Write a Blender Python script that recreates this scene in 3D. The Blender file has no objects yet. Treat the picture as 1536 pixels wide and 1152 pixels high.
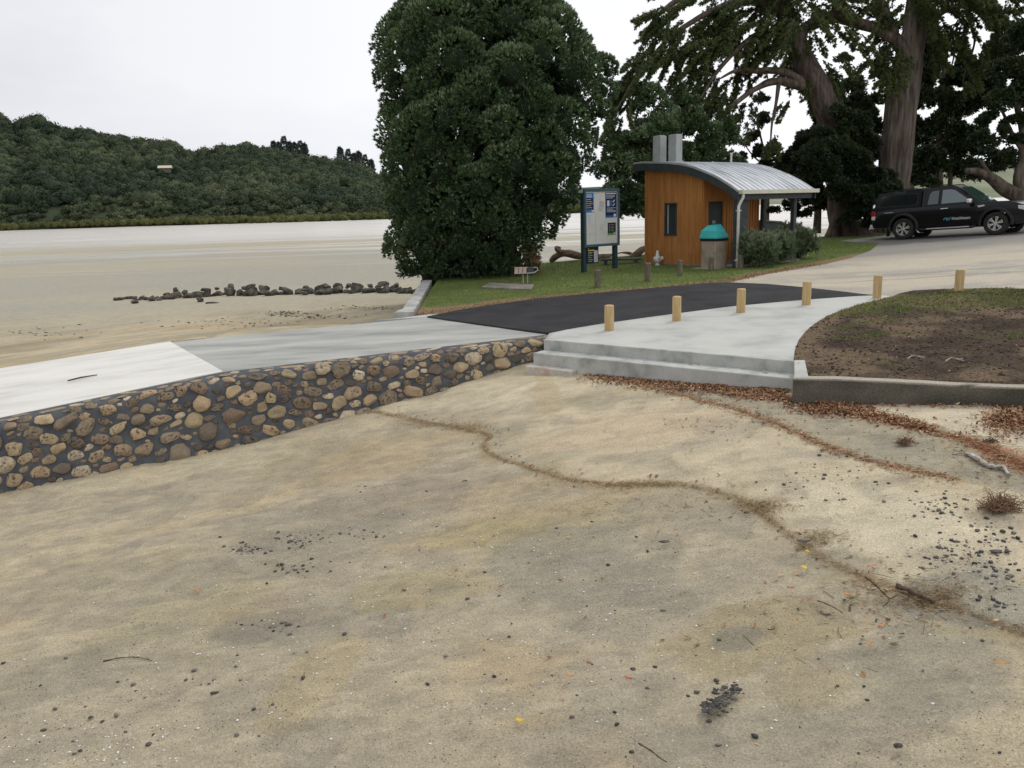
import bpy, bmesh, math
import numpy as np
from mathutils import Vector, Matrix
from mathutils.geometry import delaunay_2d_cdt
rng = np.random.default_rng(7)
sc = bpy.context.scene
COL = sc.collection

# ------------------------------------------------------------------ camera
F = 1240.; RO = math.radians(1.75); PT = math.atan(262*math.cos(RO)/F); H = 2.05
cp, sp = math.cos(PT), math.sin(PT)
FW = np.array([0, cp, -sp]); U0 = np.array([0, sp, cp]); R0 = np.array([1., 0, 0])
RR = math.cos(RO)*R0-math.sin(RO)*U0; UU = math.sin(RO)*R0+math.cos(RO)*U0
CAM = np.array([0, 0, H])
cd = bpy.data.cameras.new('camera'); cam = bpy.data.objects.new('camera', cd); COL.objects.link(cam)
m = Matrix.Identity(4)
for i in range(3):
    m[i][0] = RR[i]; m[i][1] = UU[i]; m[i][2] = -FW[i]; m[i][3] = CAM[i]
cam.matrix_world = m
cd.sensor_fit = 'HORIZONTAL'; cd.sensor_width = 36; cd.lens = F/1536*36; cd.clip_start = .05; cd.clip_end = 8000
sc.camera = cam

# ------------------------------------------------------------------ sky, sun, exposure
world = bpy.data.worlds.new("World"); sc.world = world; world.use_nodes = True
nt = world.node_tree; nt.nodes.clear()
def N(nt, t, **kw):
    n = nt.nodes.new(t)
    for k, v in kw.items():
        if k == 'inp':
            for a, b in v.items(): n.inputs[a].default_value = b
        else: setattr(n, k, v)
    return n
L = lambda nt, a, b: nt.links.new(a, b)
SUN_EL, SUN_AZ = math.radians(52), math.radians(40)     # azimuth measured from +y towards +x
sky = N(nt, 'ShaderNodeTexSky', sky_type='NISHITA'); sky.sun_disc = False
sky.sun_elevation = SUN_EL; sky.sun_rotation = SUN_AZ
tc = N(nt, 'ShaderNodeTexCoord'); mp = N(nt, 'ShaderNodeMapping'); mp.inputs['Scale'].default_value = (1, 1, 3.2)
nz = N(nt, 'ShaderNodeTexNoise', inp={'Scale': 1.7, 'Detail': 5, 'Roughness': .5})
rp = N(nt, 'ShaderNodeValToRGB'); e = rp.color_ramp.elements
e[0].position = .33; e[0].color = (7.1, 7.15, 7.8, 1); e[1].position = .62; e[1].color = (8.9, 8.95, 9.2, 1)
mx = N(nt, 'ShaderNodeMix', data_type='RGBA'); mx.inputs[0].default_value = .95
bg = N(nt, 'ShaderNodeBackground', inp={'Strength': .1}); wo = N(nt, 'ShaderNodeOutputWorld')
L(nt, tc.outputs['Generated'], mp.inputs[0]); L(nt, mp.outputs[0], nz.inputs[0]); L(nt, nz.outputs[0], rp.inputs[0])
sxw = N(nt, 'ShaderNodeSeparateXYZ'); L(nt, tc.outputs['Generated'], sxw.inputs[0])
gl = N(nt, 'ShaderNodeMapRange', inp={'From Min': -.6, 'From Max': .5, 'To Min': .86, 'To Max': 1.22}); L(nt, sxw.outputs[0], gl.inputs[0])
ml = N(nt, 'ShaderNodeMix', data_type='RGBA', blend_type='MULTIPLY'); ml.inputs[0].default_value = 1; L(nt, rp.outputs[0], ml.inputs[6]); L(nt, gl.outputs[0], ml.inputs[7])
L(nt, sky.outputs[0], mx.inputs[6]); L(nt, ml.outputs[2], mx.inputs[7]); L(nt, mx.outputs[2], bg.inputs[0]); L(nt, bg.outputs[0], wo.inputs[0])
sd = bpy.data.lights.new('sun', 'SUN'); sd.energy = 1.1; sd.angle = math.radians(16); sd.color = (1, .96, .9)
sun = bpy.data.objects.new('sun', sd); COL.objects.link(sun)
sdir = Vector((math.sin(SUN_AZ)*math.cos(SUN_EL), math.cos(SUN_AZ)*math.cos(SUN_EL), math.sin(SUN_EL)))
sun.rotation_euler = sdir.to_track_quat('Z', 'Y').to_euler()
sc.view_settings.view_transform = 'Standard'; sc.view_settings.look = 'None'
sc.view_settings.exposure = 0.15; sc.view_settings.gamma = 1

# ------------------------------------------------------------------ pixel <-> place (photograph pixels, 1536 x 1152)
def ray(px, py): return FW*F+RR*(px-768)+UU*(576-py)
def atz(px, py, z):
    d = ray(px, py); return CAM+d*(z-H)/d[2]
def aty(px, py, y):
    d = ray(px, py); return CAM+d*y/d[1]

# ------------------------------------------------------------------ numpy noise
def _h(i, j, k=0):
    n = (i*374761393+j*668265263+k*1274126177) & 0xffffffff
    n = ((n ^ (n >> 13))*1274126177) & 0xffffffff
    return ((n ^ (n >> 16)) & 0xffff)/65535.
def vn(x, y, z=None):
    x = np.asarray(x, float); y = np.asarray(y, float)
    z = np.zeros_like(x) if z is None else np.asarray(z, float)
    i, j, k = [np.floor(a).astype(np.int64) for a in (x, y, z)]
    f = [a-b for a, b in ((x, i), (y, j), (z, k))]; f = [t*t*(3-2*t) for t in f]
    r = 0
    for a in (0, 1):
        for b in (0, 1):
            for c in (0, 1):
                w = (f[0] if a else 1-f[0])*(f[1] if b else 1-f[1])*(f[2] if c else 1-f[2])
                r = r+w*_h(i+a, j+b, k+c)
    return r
def fbm(x, y, z=None, o=4, s=0):
    r = 0; a = 1; t = 0; f = 1
    z0 = 0 if z is None else z
    for q in range(o):
        r = r+a*vn(np.asarray(x)*f+17.3*q+s, np.asarray(y)*f-9.1*q+s, np.zeros_like(np.asarray(x, float))+z0*f+s); t += a; a *= .5; f *= 2.03
    return r/t
def tps(pts, lam=.02):
    P = np.array(pts, float); X = P[:, :2]; n = len(P)
    def phi(r): return np.where(r > 1e-9, r*r*np.log(np.maximum(r, 1e-9)), 0)
    K = phi(np.linalg.norm(X[:, None]-X[None], axis=2))+lam*np.eye(n)
    Q = np.c_[np.ones(n), X]; A = np.block([[K, Q], [Q.T, np.zeros((3, 3))]])
    c = np.linalg.solve(A, np.r_[P[:, 2], 0, 0, 0])
    def f(x, y):
        x = np.asarray(x, float); y = np.asarray(y, float)
        r = c[n]+c[n+1]*x+c[n+2]*y
        for i in range(n): r = r+c[i]*phi(np.hypot(x-X[i, 0], y-X[i, 1]))
        return r
    return f
ss = lambda a, b, x: (lambda t: t*t*(3-2*t))(np.clip((x-a)/(b-a), 0, 1))

# ------------------------------------------------------------------ object helpers
def tag(o, label=None, cat=None, group=None, kind=None):
    if label: o['label'] = label
    if cat: o['category'] = cat
    if group: o['group'] = group
    if kind: o['kind'] = kind
    return o
def thing(name, loc, label, cat, group=None, rz=0):
    o = bpy.data.objects.new(name, None); COL.objects.link(o); o.location = loc; o.rotation_euler[2] = rz
    o.empty_display_size = .1
    return tag(o, label, cat, group)
def mesh(name, V, Fc, mat=None, parent=None, smooth=False, attr=None, col=None, world_coords=False, origin=None):
    V = np.asarray(V, float).reshape(-1, 3)
    if world_coords and parent is not None:
        V = V-np.array(parent.location)
    loc = None
    if parent is None:
        if origin is None: origin = np.array([V[:, 0].mean(), V[:, 1].mean(), V[:, 2].min()])
        loc = np.array(origin); V = V-loc
    me = bpy.data.meshes.new(name)
    if isinstance(Fc, np.ndarray):
        nf, k = Fc.shape
        me.vertices.add(len(V)); me.vertices.foreach_set('co', V.ravel())
        me.loops.add(nf*k); me.loops.foreach_set('vertex_index', Fc.ravel().astype(np.int32))
        me.polygons.add(nf); me.polygons.foreach_set('loop_start', np.arange(0, nf*k, k, dtype=np.int32))
        me.update(calc_edges=True)
    else:
        me.from_pydata([tuple(v) for v in V], [], [list(map(int, f)) for f in Fc])
    if smooth: me.polygons.foreach_set('use_smooth', np.ones(len(me.polygons), bool))
    if attr is not None:
        a = me.attributes.new('rnd', 'FLOAT', 'POINT'); a.data.foreach_set('value', np.asarray(attr, np.float32))
    if col is not None:
        a = me.attributes.new('Col', 'FLOAT_COLOR', 'POINT')
        c = np.c_[np.asarray(col), np.ones(len(V))].astype(np.float32); a.data.foreach_set('color', c.ravel())
    me.validate(); me.update()
    o = bpy.data.objects.new(name, me); COL.objects.link(o)
    if loc is not None: o.location = loc
    if parent is not None: o.parent = parent
    if mat: me.materials.append(mat)
    return o
def bevel(o, w=.01, seg=2):
    b = o.modifiers.new('bevel', 'BEVEL'); b.width = w; b.segments = seg; b.limit_method = 'ANGLE'; b.angle_limit = math.radians(40); return o
class MB:
    def __init__(s): s.V = []; s.F = []
    def add(s, V, Fc):
        n = len(s.V); s.V += [tuple(v) for v in V]; s.F += [[n+i for i in f] for f in Fc]; return s
    def box(s, c, d, R=None, taper=1.):
        v = []
        for z in (-1, 1):
            k = taper if z > 0 else 1
            for x, y in ((-1, -1), (1, -1), (1, 1), (-1, 1)):
                p = Vector((x*d[0]/2*k, y*d[1]/2*k, z*d[2]/2))
                if R is not None: p = R @ p
                v.append(p+Vector(c))
        return s.add(v, [(0, 3, 2, 1), (4, 5, 6, 7), (0, 1, 5, 4), (1, 2, 6, 5), (2, 3, 7, 6), (3, 0, 4, 7)])
    def quadbox(s, p, q, up, w):            # bar between p and q
        p, q, up = Vector(p), Vector(q), Vector(up); a = (q-p).normalized(); sd_ = a.cross(up).normalized()*w[0]/2; u = sd_.cross(a).normalized()*w[1]/2
        v = [p-sd_-u, p+sd_-u, p+sd_+u, p-sd_+u, q-sd_-u, q+sd_-u, q+sd_+u, q-sd_+u]
        return s.add(v, [(0, 3, 2, 1), (4, 5, 6, 7), (0, 1, 5, 4), (1, 2, 6, 5), (2, 3, 7, 6), (3, 0, 4, 7)])
    def tube(s, pts, rad, n=10, cap=True, rough=0, flute=0, ph=0.):
        pts = [Vector(p) for p in pts]; rings = []; up = Vector((0, 0, 1))
        if abs((pts[1]-pts[0]).normalized().z) > .9: up = Vector((0, 1, 0))
        x = None
        for i, p in enumerate(pts):
            t = (pts[min(i+1, len(pts)-1)]-pts[max(i-1, 0)]).normalized()
            x = (t.cross(up) if x is None else (x-t*x.dot(t))).normalized(); y = t.cross(x)
            r = rad[i] if hasattr(rad, '__len__') else rad; ring = []
            for k in range(n):
                a = 2*math.pi*k/n; rr = r
                if rough: rr *= 1+rough*(2*float(vn(p.x*2+math.cos(a)*2+ph, p.z*1.2+ph, math.sin(a)*2))-1)
                if flute: rr *= 1+flute*math.sin(a*7+p.z*.8+ph)+flute*.6*math.sin(a*12+1-p.z*.5)
                ring.append(p+x*math.cos(a)*rr+y*math.sin(a)*rr)
            rings.append(ring)
        b = len(s.V); V = [v for r in rings for v in r]; Fc = []
        for i in range(len(rings)-1):
            for k in range(n): Fc.append((i*n+k, i*n+(k+1) % n, (i+1)*n+(k+1) % n, (i+1)*n+k))
        if cap: Fc += [tuple(range(n))[::-1], tuple((len(rings)-1)*n+k for k in range(n))]
        return s.add(V, Fc)
    def prism(s, poly, axis, a, b):         # poly: 2-D outline in the plane normal to axis
        n = len(poly)
        def P(u, v, w): return {'x': (w, u, v), 'y': (u, w, v), 'z': (u, v, w)}[axis]
        V = [P(u, v, a) for u, v in poly]+[P(u, v, b) for u, v in poly]
        return s.add(V, [tuple(range(n)), tuple(range(2*n-1, n-1, -1))]+[(i, n+i, n+(i+1) % n, (i+1) % n) for i in range(n)])
    def lathe(s, prof, axis='z', c=(0, 0, 0), n=24):
        V = []; 
        for r, h in prof:
            for k in range(n):
                a = 2*math.pi*k/n; u, v = r*math.cos(a), r*math.sin(a)
                V.append(Vector(c)+Vector({'z': (u, v, h), 'y': (u, h, v), 'x': (h, u, v)}[axis]))
        Fc = []
        for i in range(len(prof)-1):
            for k in range(n): Fc.append((i*n+k, i*n+(k+1) % n, (i+1)*n+(k+1) % n, (i+1)*n+k))
        return s.add(V, Fc)
    def build(s, name, mat, parent=None, smooth=False, bev=0, wc=False, fixn=True):
        o = mesh(name, s.V, s.F, mat, parent, smooth, world_coords=wc)
        if fixn:
            bm = bmesh.new(); bm.from_mesh(o.data); bmesh.ops.recalc_face_normals(bm, faces=bm.faces); bm.to_mesh(o.data); bm.free()
        if bev: bevel(o, bev)
        return o
def smooth_path(P, n=6):
    P = np.array(P, float); out = []
    for i in range(len(P)-1):
        p0, p1, p2, p3 = P[max(i-1, 0)], P[i], P[i+1], P[min(i+2, len(P)-1)]
        for t in np.arange(n)/n:
            out.append(.5*((2*p1)+(-p0+p2)*t+(2*p0-5*p1+4*p2-p3)*t*t+(-p0+3*p1-3*p2+p3)*t**3))
    out.append(P[-1]); return np.array(out)
def copy_tree(o, parent=None):
    c = o.copy(); COL.objects.link(c); c.parent = parent
    for ch in [k for k in bpy.data.objects if k.parent == o]: copy_tree(ch, c)
    return c

# ------------------------------------------------------------------ materials
def mat(name, c1, c2=None, c3=None, scale=3., detail=6, rough=.8, bump=0, bscale=40, bdist=.02, spec=.3, metal=0, attr=None,
        stretch=(1, 1, 1), fine=0, fscale=120, lo=.35, hi=.65, rough2=None, rscale=.2, rlo=.4, rhi=.6, rstretch=(1, 1, 1), coord='Object', coat=0, trans=0):
    m = bpy.data.materials.new(name); m.use_nodes = True; t = m.node_tree; t.nodes.clear()
    out = N(t, 'ShaderNodeOutputMaterial'); p = N(t, 'ShaderNodeBsdfPrincipled')
    p.inputs['Roughness'].default_value = rough; p.inputs['Metallic'].default_value = metal
    p.inputs['Specular IOR Level'].default_value = spec; p.inputs['Coat Weight'].default_value = coat
    p.inputs['Coat Roughness'].default_value = .06
    L(t, p.outputs[0], out.inputs[0])
    tcn = N(t, 'ShaderNodeTexCoord'); mpn = N(t, 'ShaderNodeMapping'); mpn.inputs['Scale'].default_value = stretch
    L(t, tcn.outputs[coord], mpn.inputs[0])
    cur = None
    if attr == 'Col':
        a = N(t, 'ShaderNodeAttribute', attribute_name='Col'); cur = a.outputs['Color']
    else:
        r = N(t, 'ShaderNodeValToRGB'); e = r.color_ramp.elements
        cs = [c for c in (c1, c2, c3) if c is not None]
        e[0].position = lo; e[0].color = (*cs[0], 1); e[1].position = hi; e[1].color = (*cs[-1], 1)
        if len(cs) == 3: k = e.new((lo+hi)/2); k.color = (*cs[1], 1)
        if attr == 'rnd':
            a = N(t, 'ShaderNodeAttribute', attribute_name='rnd'); L(t, a.outputs['Fac'], r.inputs[0])
        else:
            n = N(t, 'ShaderNodeTexNoise', inp={'Scale': scale, 'Detail': detail, 'Roughness': .6}); L(t, mpn.outputs[0], n.inputs[0]); L(t, n.outputs[0], r.inputs[0])
        cur = r.outputs[0]
    if fine:
        n2 = N(t, 'ShaderNodeTexNoise', inp={'Scale': fscale, 'Detail': 3, 'Roughness': .7}); L(t, mpn.outputs[0], n2.inputs[0])
        mr = N(t, 'ShaderNodeMapRange', inp={'From Min': .3, 'From Max': .7, 'To Min': 1-fine, 'To Max': 1+fine}); L(t, n2.outputs[0], mr.inputs[0])
        mm = N(t, 'ShaderNodeMix', data_type='RGBA', blend_type='MULTIPLY'); mm.inputs[0].default_value = 1
        L(t, cur, mm.inputs[6]); L(t, mr.outputs[0], mm.inputs[7]); cur = mm.outputs[2]
    L(t, cur, p.inputs['Base Color'])
    if rough2 is not None:
        mp2 = N(t, 'ShaderNodeMapping'); mp2.inputs['Scale'].default_value = rstretch; L(t, tcn.outputs[coord], mp2.inputs[0])
        n3 = N(t, 'ShaderNodeTexNoise', inp={'Scale': rscale, 'Detail': 5, 'Roughness': .55}); L(t, mp2.outputs[0], n3.inputs[0])
        mr = N(t, 'ShaderNodeMapRange', inp={'From Min': rlo, 'From Max': rhi, 'To Min': rough, 'To Max': rough2}); L(t, n3.outputs[0], mr.inputs[0]); L(t, mr.outputs[0], p.inputs['Roughness'])
    if bump:
        n4 = N(t, 'ShaderNodeTexNoise', inp={'Scale': bscale, 'Detail': 5, 'Roughness': .65}); L(t, mpn.outputs[0], n4.inputs[0])
        b = N(t, 'ShaderNodeBump', inp={'Strength': bump, 'Distance': bdist}); L(t, n4.outputs[0], b.inputs['Height']); L(t, b.outputs[0], p.inputs['Normal'])
    if trans:
        tr = N(t, 'ShaderNodeBsdfTranslucent'); L(t, cur, tr.inputs[0]); ms = N(t, 'ShaderNodeMixShader'); ms.inputs[0].default_value = trans
        L(t, p.outputs[0], ms.inputs[1]); L(t, tr.outputs[0], ms.inputs[2]); L(t, ms.outputs[0], out.inputs[0])
    m.diffuse_color = (*c1, 1)
    return m
# ================================================================== LAND FORM
land_z = tps([(1.64,13.6,0),(2.88,14.2,.04),(4.1,14.7,.09),(5.4,15.0,.14),(6.75,15.1,.2),(8.27,15.2,.27),(.54,12.9,0),(3.6,10.5,0),(3.25,9.35,0.0),
  (5.4,8.5,0.0),(8,7.6,.04),(.6,13.6,0),(-1.6,16.4,0),(-1.9,17,0.02),(-2.1,24,.02),(-1.3,27,.05),(2.9,26,.1),(6.6,24,.2),(4.6,28,.2),(9,26.5,.25),
  (5.1,19.5,.16),(6.9,16.3,.18),(14.9,31.5,.48),(17,29.2,.66),(20,27,.8),(12,20,.4),(12,35,.4),(14,15,.45),(10,12,.2),(25,20,.9),(30,40,.8),(20,40,.6),(1,20,.06),(7,34,.2),(0,31,0)], lam=.3)
N0 = np.array([.6, 13.58, 0.]); N1 = np.array([-4.16, 11.73, -.12]); N2 = atz(0, 627, -.5)
F0 = np.array([-1.63, 16.37, 0.]); F1 = np.array([-6.27, 15.09, -.15]); F2 = atz(0, 553, -.5)
N3 = N1+(N2-N1)*2.4; F3 = F1+(F2-F1)*2.4
sand_raw = tps([(.24,12.85,-.37),(-1.2,12.3,-.635),(-2.2,11.9,-.76),(-3.5,11.4,-.965),(-4.37,11.1,-1.08),(-5.6,10.7,-1.235),(-6.75,10.35,-1.35),(0,3.7,-.86),(-3,4,-1.2),(2.4,3.5,-.6),(4,6,-.38),(3.25,9.2,-.25),(5.5,8.35,-.18),
  (8,7.3,-.12),(3.4,9.9,-.26),(1.6,11.6,-.36),(0,8,-.74),(-3,8,-1.08),(-7,6,-1.5),(3,1,-.7),(-3,1,-1.25),(-1.9,17.3,-.32),(-3.2,16.2,-.2),(-6.4,15.6,-.33),(-9.5,15.6,-.7),(-14,12,-1.3),(-12,18,-1.0),
  (-4,22,-.8),(-2.4,24,-.75),(-17,35.5,-1.35),(-4,34.5,-1.15),(5,36,-1.2),(-10,28,-1.15),(-40,40,-1.5),(0,60,-1.5),(40,60,-1.45),(-30,20,-1.5),(14,14,-.4),(14,30,-.6),(5,25,-.8),(3,16,-.6)], lam=.05)
# wrack lines lying on the sand (places found once from the photograph)
def sand_pt(px, py):
    z = -.6
    for _ in range(25):
        p = atz(px, py, z); z = .5*z+.5*float(sand0(p[0], p[1]))
    p[2] = z; return p
def land_pt(px, py):
    z = .1
    for _ in range(25):
        p = atz(px, py, z); z = .5*z+.5*float(land_z(p[0], p[1]))
    return np.array([p[0], p[1], float(land_z(p[0], p[1]))])
def inside(x, y, P):
    x = np.asarray(x); y = np.asarray(y); r = np.zeros(x.shape, bool); n = len(P)
    for i in range(n):
        x1, y1 = P[i][:2]; x2, y2 = P[(i+1) % n][:2]
        if y1 == y2: continue
        r ^= ((y1 > y) != (y2 > y)) & (x < (x2-x1)*(y-y1)/(y2-y1)+x1)
    return r
def dline(x, y, P):      # distance to polyline, signed by side (+ = right-hand side walking along it), and arc length
    best = np.full(np.shape(x), 1e9); sg = np.zeros(np.shape(x)); arc = np.zeros(np.shape(x)); s = 0
    for i in range(len(P)-1):
        a = np.array(P[i][:2]); b = np.array(P[i+1][:2]); d = b-a; l = np.hypot(*d)
        t = np.clip(((x-a[0])*d[0]+(y-a[1])*d[1])/l**2, 0, 1)
        ex = x-a[0]-t*d[0]; ey = y-a[1]-t*d[1]; q = np.hypot(ex, ey); c = q < best
        best = np.where(c, q, best); sg = np.where(c, np.sign(ex*d[1]-ey*d[0]), sg); arc = np.where(c, s+t*l, arc); s += l
    return best, sg, arc
def sand0(x, y):
    x = np.asarray(x, float); y = np.asarray(y, float)
    z = sand_raw(x, y); far = ss(38, 55, np.hypot(x, y))
    z = np.clip(z, -1.6, -.05); z = z*(1-far)+(-1.5)*far
    return z
pxA = [(530,608),(560,613),(600,621),(650,632),(700,641),(738,650),(728,664),(745,680),(800,698),(870,717),(940,722),(1000,722),(1070,733),(1130,752),(1165,778),(1210,812),(1280,848),(1350,880),(1430,905),(1500,930),(1600,965)]
pxB = [(895,563),(950,575),(1020,590),(1080,607),(1130,625),(1190,648),(1250,675),(1330,700),(1400,715),(1440,723)]
pxC = [(940,572),(1020,580),(1100,590),(1190,600),(1240,608),(1300,622),(1380,642),(1450,662),(1536,698),(1620,735)]
WA, WB, WC = [[sand_pt(*p) for p in q] for q in (pxA, pxB, pxC)]
WA, WB, WC = smooth_path(WA, 4), smooth_path(WB, 3), smooth_path(WC, 3)
land_poly = [(-1.9,17.05),(-2.05,21),(-2.15,24.6),(-2.2,28),(-.5,30.6),(3,32),(8,33.4),(12.5,36.2),(18,40),(26,45),(60,60),(90,40),(80,-10),(14,5.0),(9,7.1),(5.6,8.85),(3.8,9.62),(3.85,10.6),(.9,13.05),(.55,13.75),(-1.6,16.3)]
def sand_z(x, y):
    x = np.asarray(x, float); y = np.asarray(y, float)
    z = sand0(x, y)
    d, s, a = dline(x, y, WA)
    z = z-.035*ss(-.25, .15, d*s)*ss(4, 1.5, d)*(y < 16)               # small drop below the main wrack line
    near = ss(26, 12, np.hypot(x, y))
    z = z+near*(.05*(fbm(x*.8, y*.8, o=2, s=3)-.5)+.02*(fbm(x*3.2+y, y*4.5, o=3, s=9)-.5)+.010*(fbm(x*11, y*11, o=2, s=5)-.5)-.014*ss(.62, .72, vn(x*3.3, y*3.8))*ss(.4, .6, fbm(x*.8, y*.8, s=8)))
    lp = inside(x, y, land_poly)
    z = np.where(lp, np.minimum(z, land_z(x, y)-.3), z)
    # trough under the ramp slab
    a_ = np.array([N0, N1, N3, F3, F1, F0]); rin = inside(x, y, a_)
    t = np.clip((x-N1[0])/(N2[0]-N1[0]), 0, 3); rz = np.where(x > N1[0], -.12*(N0[0]-x)/(N0[0]-N1[0]), -.12-.38*t)
    z = np.where(rin, np.minimum(z, rz-.3), z)
    return z

# ground: one sheet to the horizon, fine near the camera
def axis_pts(lo, hi, step, far_lo, far_hi, g=1.22):
    a = list(np.arange(lo, hi+1e-6, step)); s = step
    while a[-1] < far_hi: s *= g; a.append(a[-1]+s)
    s = step; b = []
    v = lo
    while v > far_lo: s *= g; v -= s; b.append(v)
    return np.array(b[::-1]+a)
gx = axis_pts(-7, 6.5, .033, -2500, 2500, 1.12)
gy = [2.3]
while gy[-1] < 17.5: gy.append(gy[-1]*1.0052)
q_ = gy[-1]-gy[-2]
while gy[-1] < 4000: q_ *= 1.09; gy.append(gy[-1]+q_)
lo_ = []; q_ = .02; v_ = 2.3
while v_ > -300: q_ *= 1.25; v_ -= q_; lo_.append(v_)
gy = np.array(lo_[::-1]+gy)
X, Y = np.meshgrid(gx, gy); nx, ny = len(gx), len(gy)
Z = sand_z(X, Y); Z = np.where(Y < 0, np.minimum(Z, -.7), Z)
idx = np.arange(nx*ny).reshape(ny, nx)
Fc = np.stack([idx[:-1, :-1], idx[:-1, 1:], idx[1:, 1:], idx[1:, :-1]], -1).reshape(-1, 4)
# sand colour: real differences in the sand (dry cream, grey silt, ochre stains, dark grains), plus shade painted into dents
def mixc(a, b, t): return a*(1-t[..., None])+np.array(b)*t[..., None]
c = np.zeros(X.shape+(3,))+np.array([.425, .36, .245])
w1 = fbm(X*.35+fbm(X, Y, s=2)*1.2, Y*.5, o=4, s=1); c = mixc(c, (.32, .28, .205), ss(.35, .7, w1)*.6)
w2 = fbm(X*.9+Y*.4, Y*1.6-X*.3, o=4, s=21); c = mixc(c, (.245, .222, .175), ss(.5, .72, w2)*.5)
w3 = fbm(X*.55, Y*.9, o=4, s=41); c = mixc(c, (.40, .29, .15), ss(.56, .72, w3)*.35)
w4 = fbm(X*.7, Y*.7, o=5, s=61); c = mixc(c, (.255, .225, .125), ss(.55, .68, w4)*.35*(w4 < .9))
w5 = fbm(X*3+Y, Y*6-X*1.5, o=4, s=71); c = mixc(c, (.26, .23, .175), ss(.46, .72, w5)*.42*ss(20, 12, Y)); w6 = fbm(X*9, Y*14, o=3, s=72); c = mixc(c, (.24, .21, .16), ss(.5, .75, w6)*.35*ss(16, 9, Y))
dA, sA, aA = dline(X, Y, WA); dB, sB, aB = dline(X, Y, WB); dC, sC, aC = dline(X, Y, WC)
up = (sA*dA < 0) & (Y > 3) & (Y < 14)
upf = ss(.0, .08, -sA*dA)*(Y < 14)*(aA > 2.0)
betw = upf*(sB*dB > 0)
c = mixc(c, (.52, .45, .32), betw*.6*ss(.75, .4, fbm(X*1.1, Y*1.3, o=3, s=77)))
grey = ((sB*dB < 0) & (X > 0)).astype(float)*ss(0, .1, dB)*ss(15, 13, Y)
c = mixc(c, (.30, .275, .205), grey*.65)
cream = ((sC*dC < -0.12) & (X > 3.2)).astype(float); c = mixc(c, (.53, .46, .34), cream*.8)
wob = fbm(X*2.5, Y*2.5, o=3, s=5)
bandA = ss(.16, .0, dA+(wob-.5)*.22)*(sA > 0)+ss(.05, .0, dA)*(sA < 0)
c = mixc(c, (.27, .20, .11), np.clip(bandA, 0, 1)*.6*(X > -2.6))
c = mixc(c, (.34, .17, .095), ss(.09, .0, dB+(wob-.5)*.1)*.45)
c = mixc(c, (.38, .14, .065), ss(.24, .0, dC+(wob-.5)*.25)*.7*(X > 3.4))
# big wet-looking ochre pans low in the picture
def pan(px, py, rx, ry, col, k, rot=0., sd=0):
    global c
    p = sand_pt(px, py); e = sand_pt(px+rx, py); g = sand_pt(px, py+ry)
    u = (X-p[0])/(abs(e[0]-p[0])+.01); v = (Y-p[1])/(abs(g[1]-p[1])+.01)
    cu, cv = u*math.cos(rot)+v*math.sin(rot), -u*math.sin(rot)+v*math.cos(rot)
    r = np.hypot(cu, cv)+(fbm(X*1.8, Y*2.2, o=6, s=sd)-.5)*1.5
    c = mixc(c, col, ss(1.1, .85, r)*k*.72)
pan(1120, 945, 170, 45, (.26, .215, .12), .75, sd=11); pan(1100, 950, 40, 18, (.20, .19, .155), .8, sd=12)
pan(1220, 1010, 90, 60, (.27, .225, .13), .6, sd=13); pan(730, 800, 90, 30, (.30, .26, .14), .6, sd=14); pan(640, 880, 110, 25, (.30, .25, .12), .5, sd=15)
pan(470, 1020, 60, 70, (.36, .28, .13), .4, sd=16); pan(840, 850, 150, 60, (.215, .20, .165), .6, sd=17); pan(400, 940, 90, 22, (.17, .155, .125), .75, .3, sd=18)
pan(380, 830, 160, 35, (.26, .225, .17), .6, sd=19); pan(1480, 900, 120, 60, (.18, .18, .16), .75, sd=20); pan(1400, 1000, 160, 80, (.235, .22, .17), .6, sd=22)
pan(610, 740, 130, 35, (.24, .20, .155), .6, sd=23); pan(150, 880, 150, 40, (.27, .24, .185), .55, sd=24); pan(1300, 770, 130, 60, (.56, .50, .37), .6, sd=25)
pan(700, 590, 120, 25, (.56, .49, .35), .6, sd=26); pan(820, 590, 18, 35, (.33, .26, .14), .5, sd=27); pan(950, 640, 150, 30, (.47, .36, .25), .5, sd=28)
pan(200, 700, 200, 30, (.50, .44, .30), .5, sd=29)
foot = ss(.60, .68, vn(X*3.3, Y*3.8))*ss(.4, .6, fbm(X*.8, Y*.8, s=8)); c = mixc(c, (.22, .20, .16), foot*.35)  # shallow dents darkened in the sand colour, standing in for their shade
# mud flats beyond
far = ss(22, 34, Y)
farc = np.zeros_like(c)+np.array([.34, .31, .235])
q = fbm(X*.03, Y*.09, o=4, s=91); farc = mixc(farc, (.30, .285, .235), ss(.42, .66, q)); 
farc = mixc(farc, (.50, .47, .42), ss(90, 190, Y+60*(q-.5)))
c = c*(1-far[..., None])+farc*far[..., None]
mud_dark = ss(.12, .0, np.abs(fbm(X*.25, Y*.6, o=3, s=50)-.5))*((Y > 18) & (Y < 30))*ss(.52, .6, fbm(X*.3, Y*.5, s=51))
c = mixc(c, (.16, .13, .09), mud_dark*.5)
M_sand = mat('sand', (.4, .35, .25), attr='Col', rough=.93, spec=.12, fine=.26, fscale=70, bump=.8, bscale=30, bdist=.018)
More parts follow.
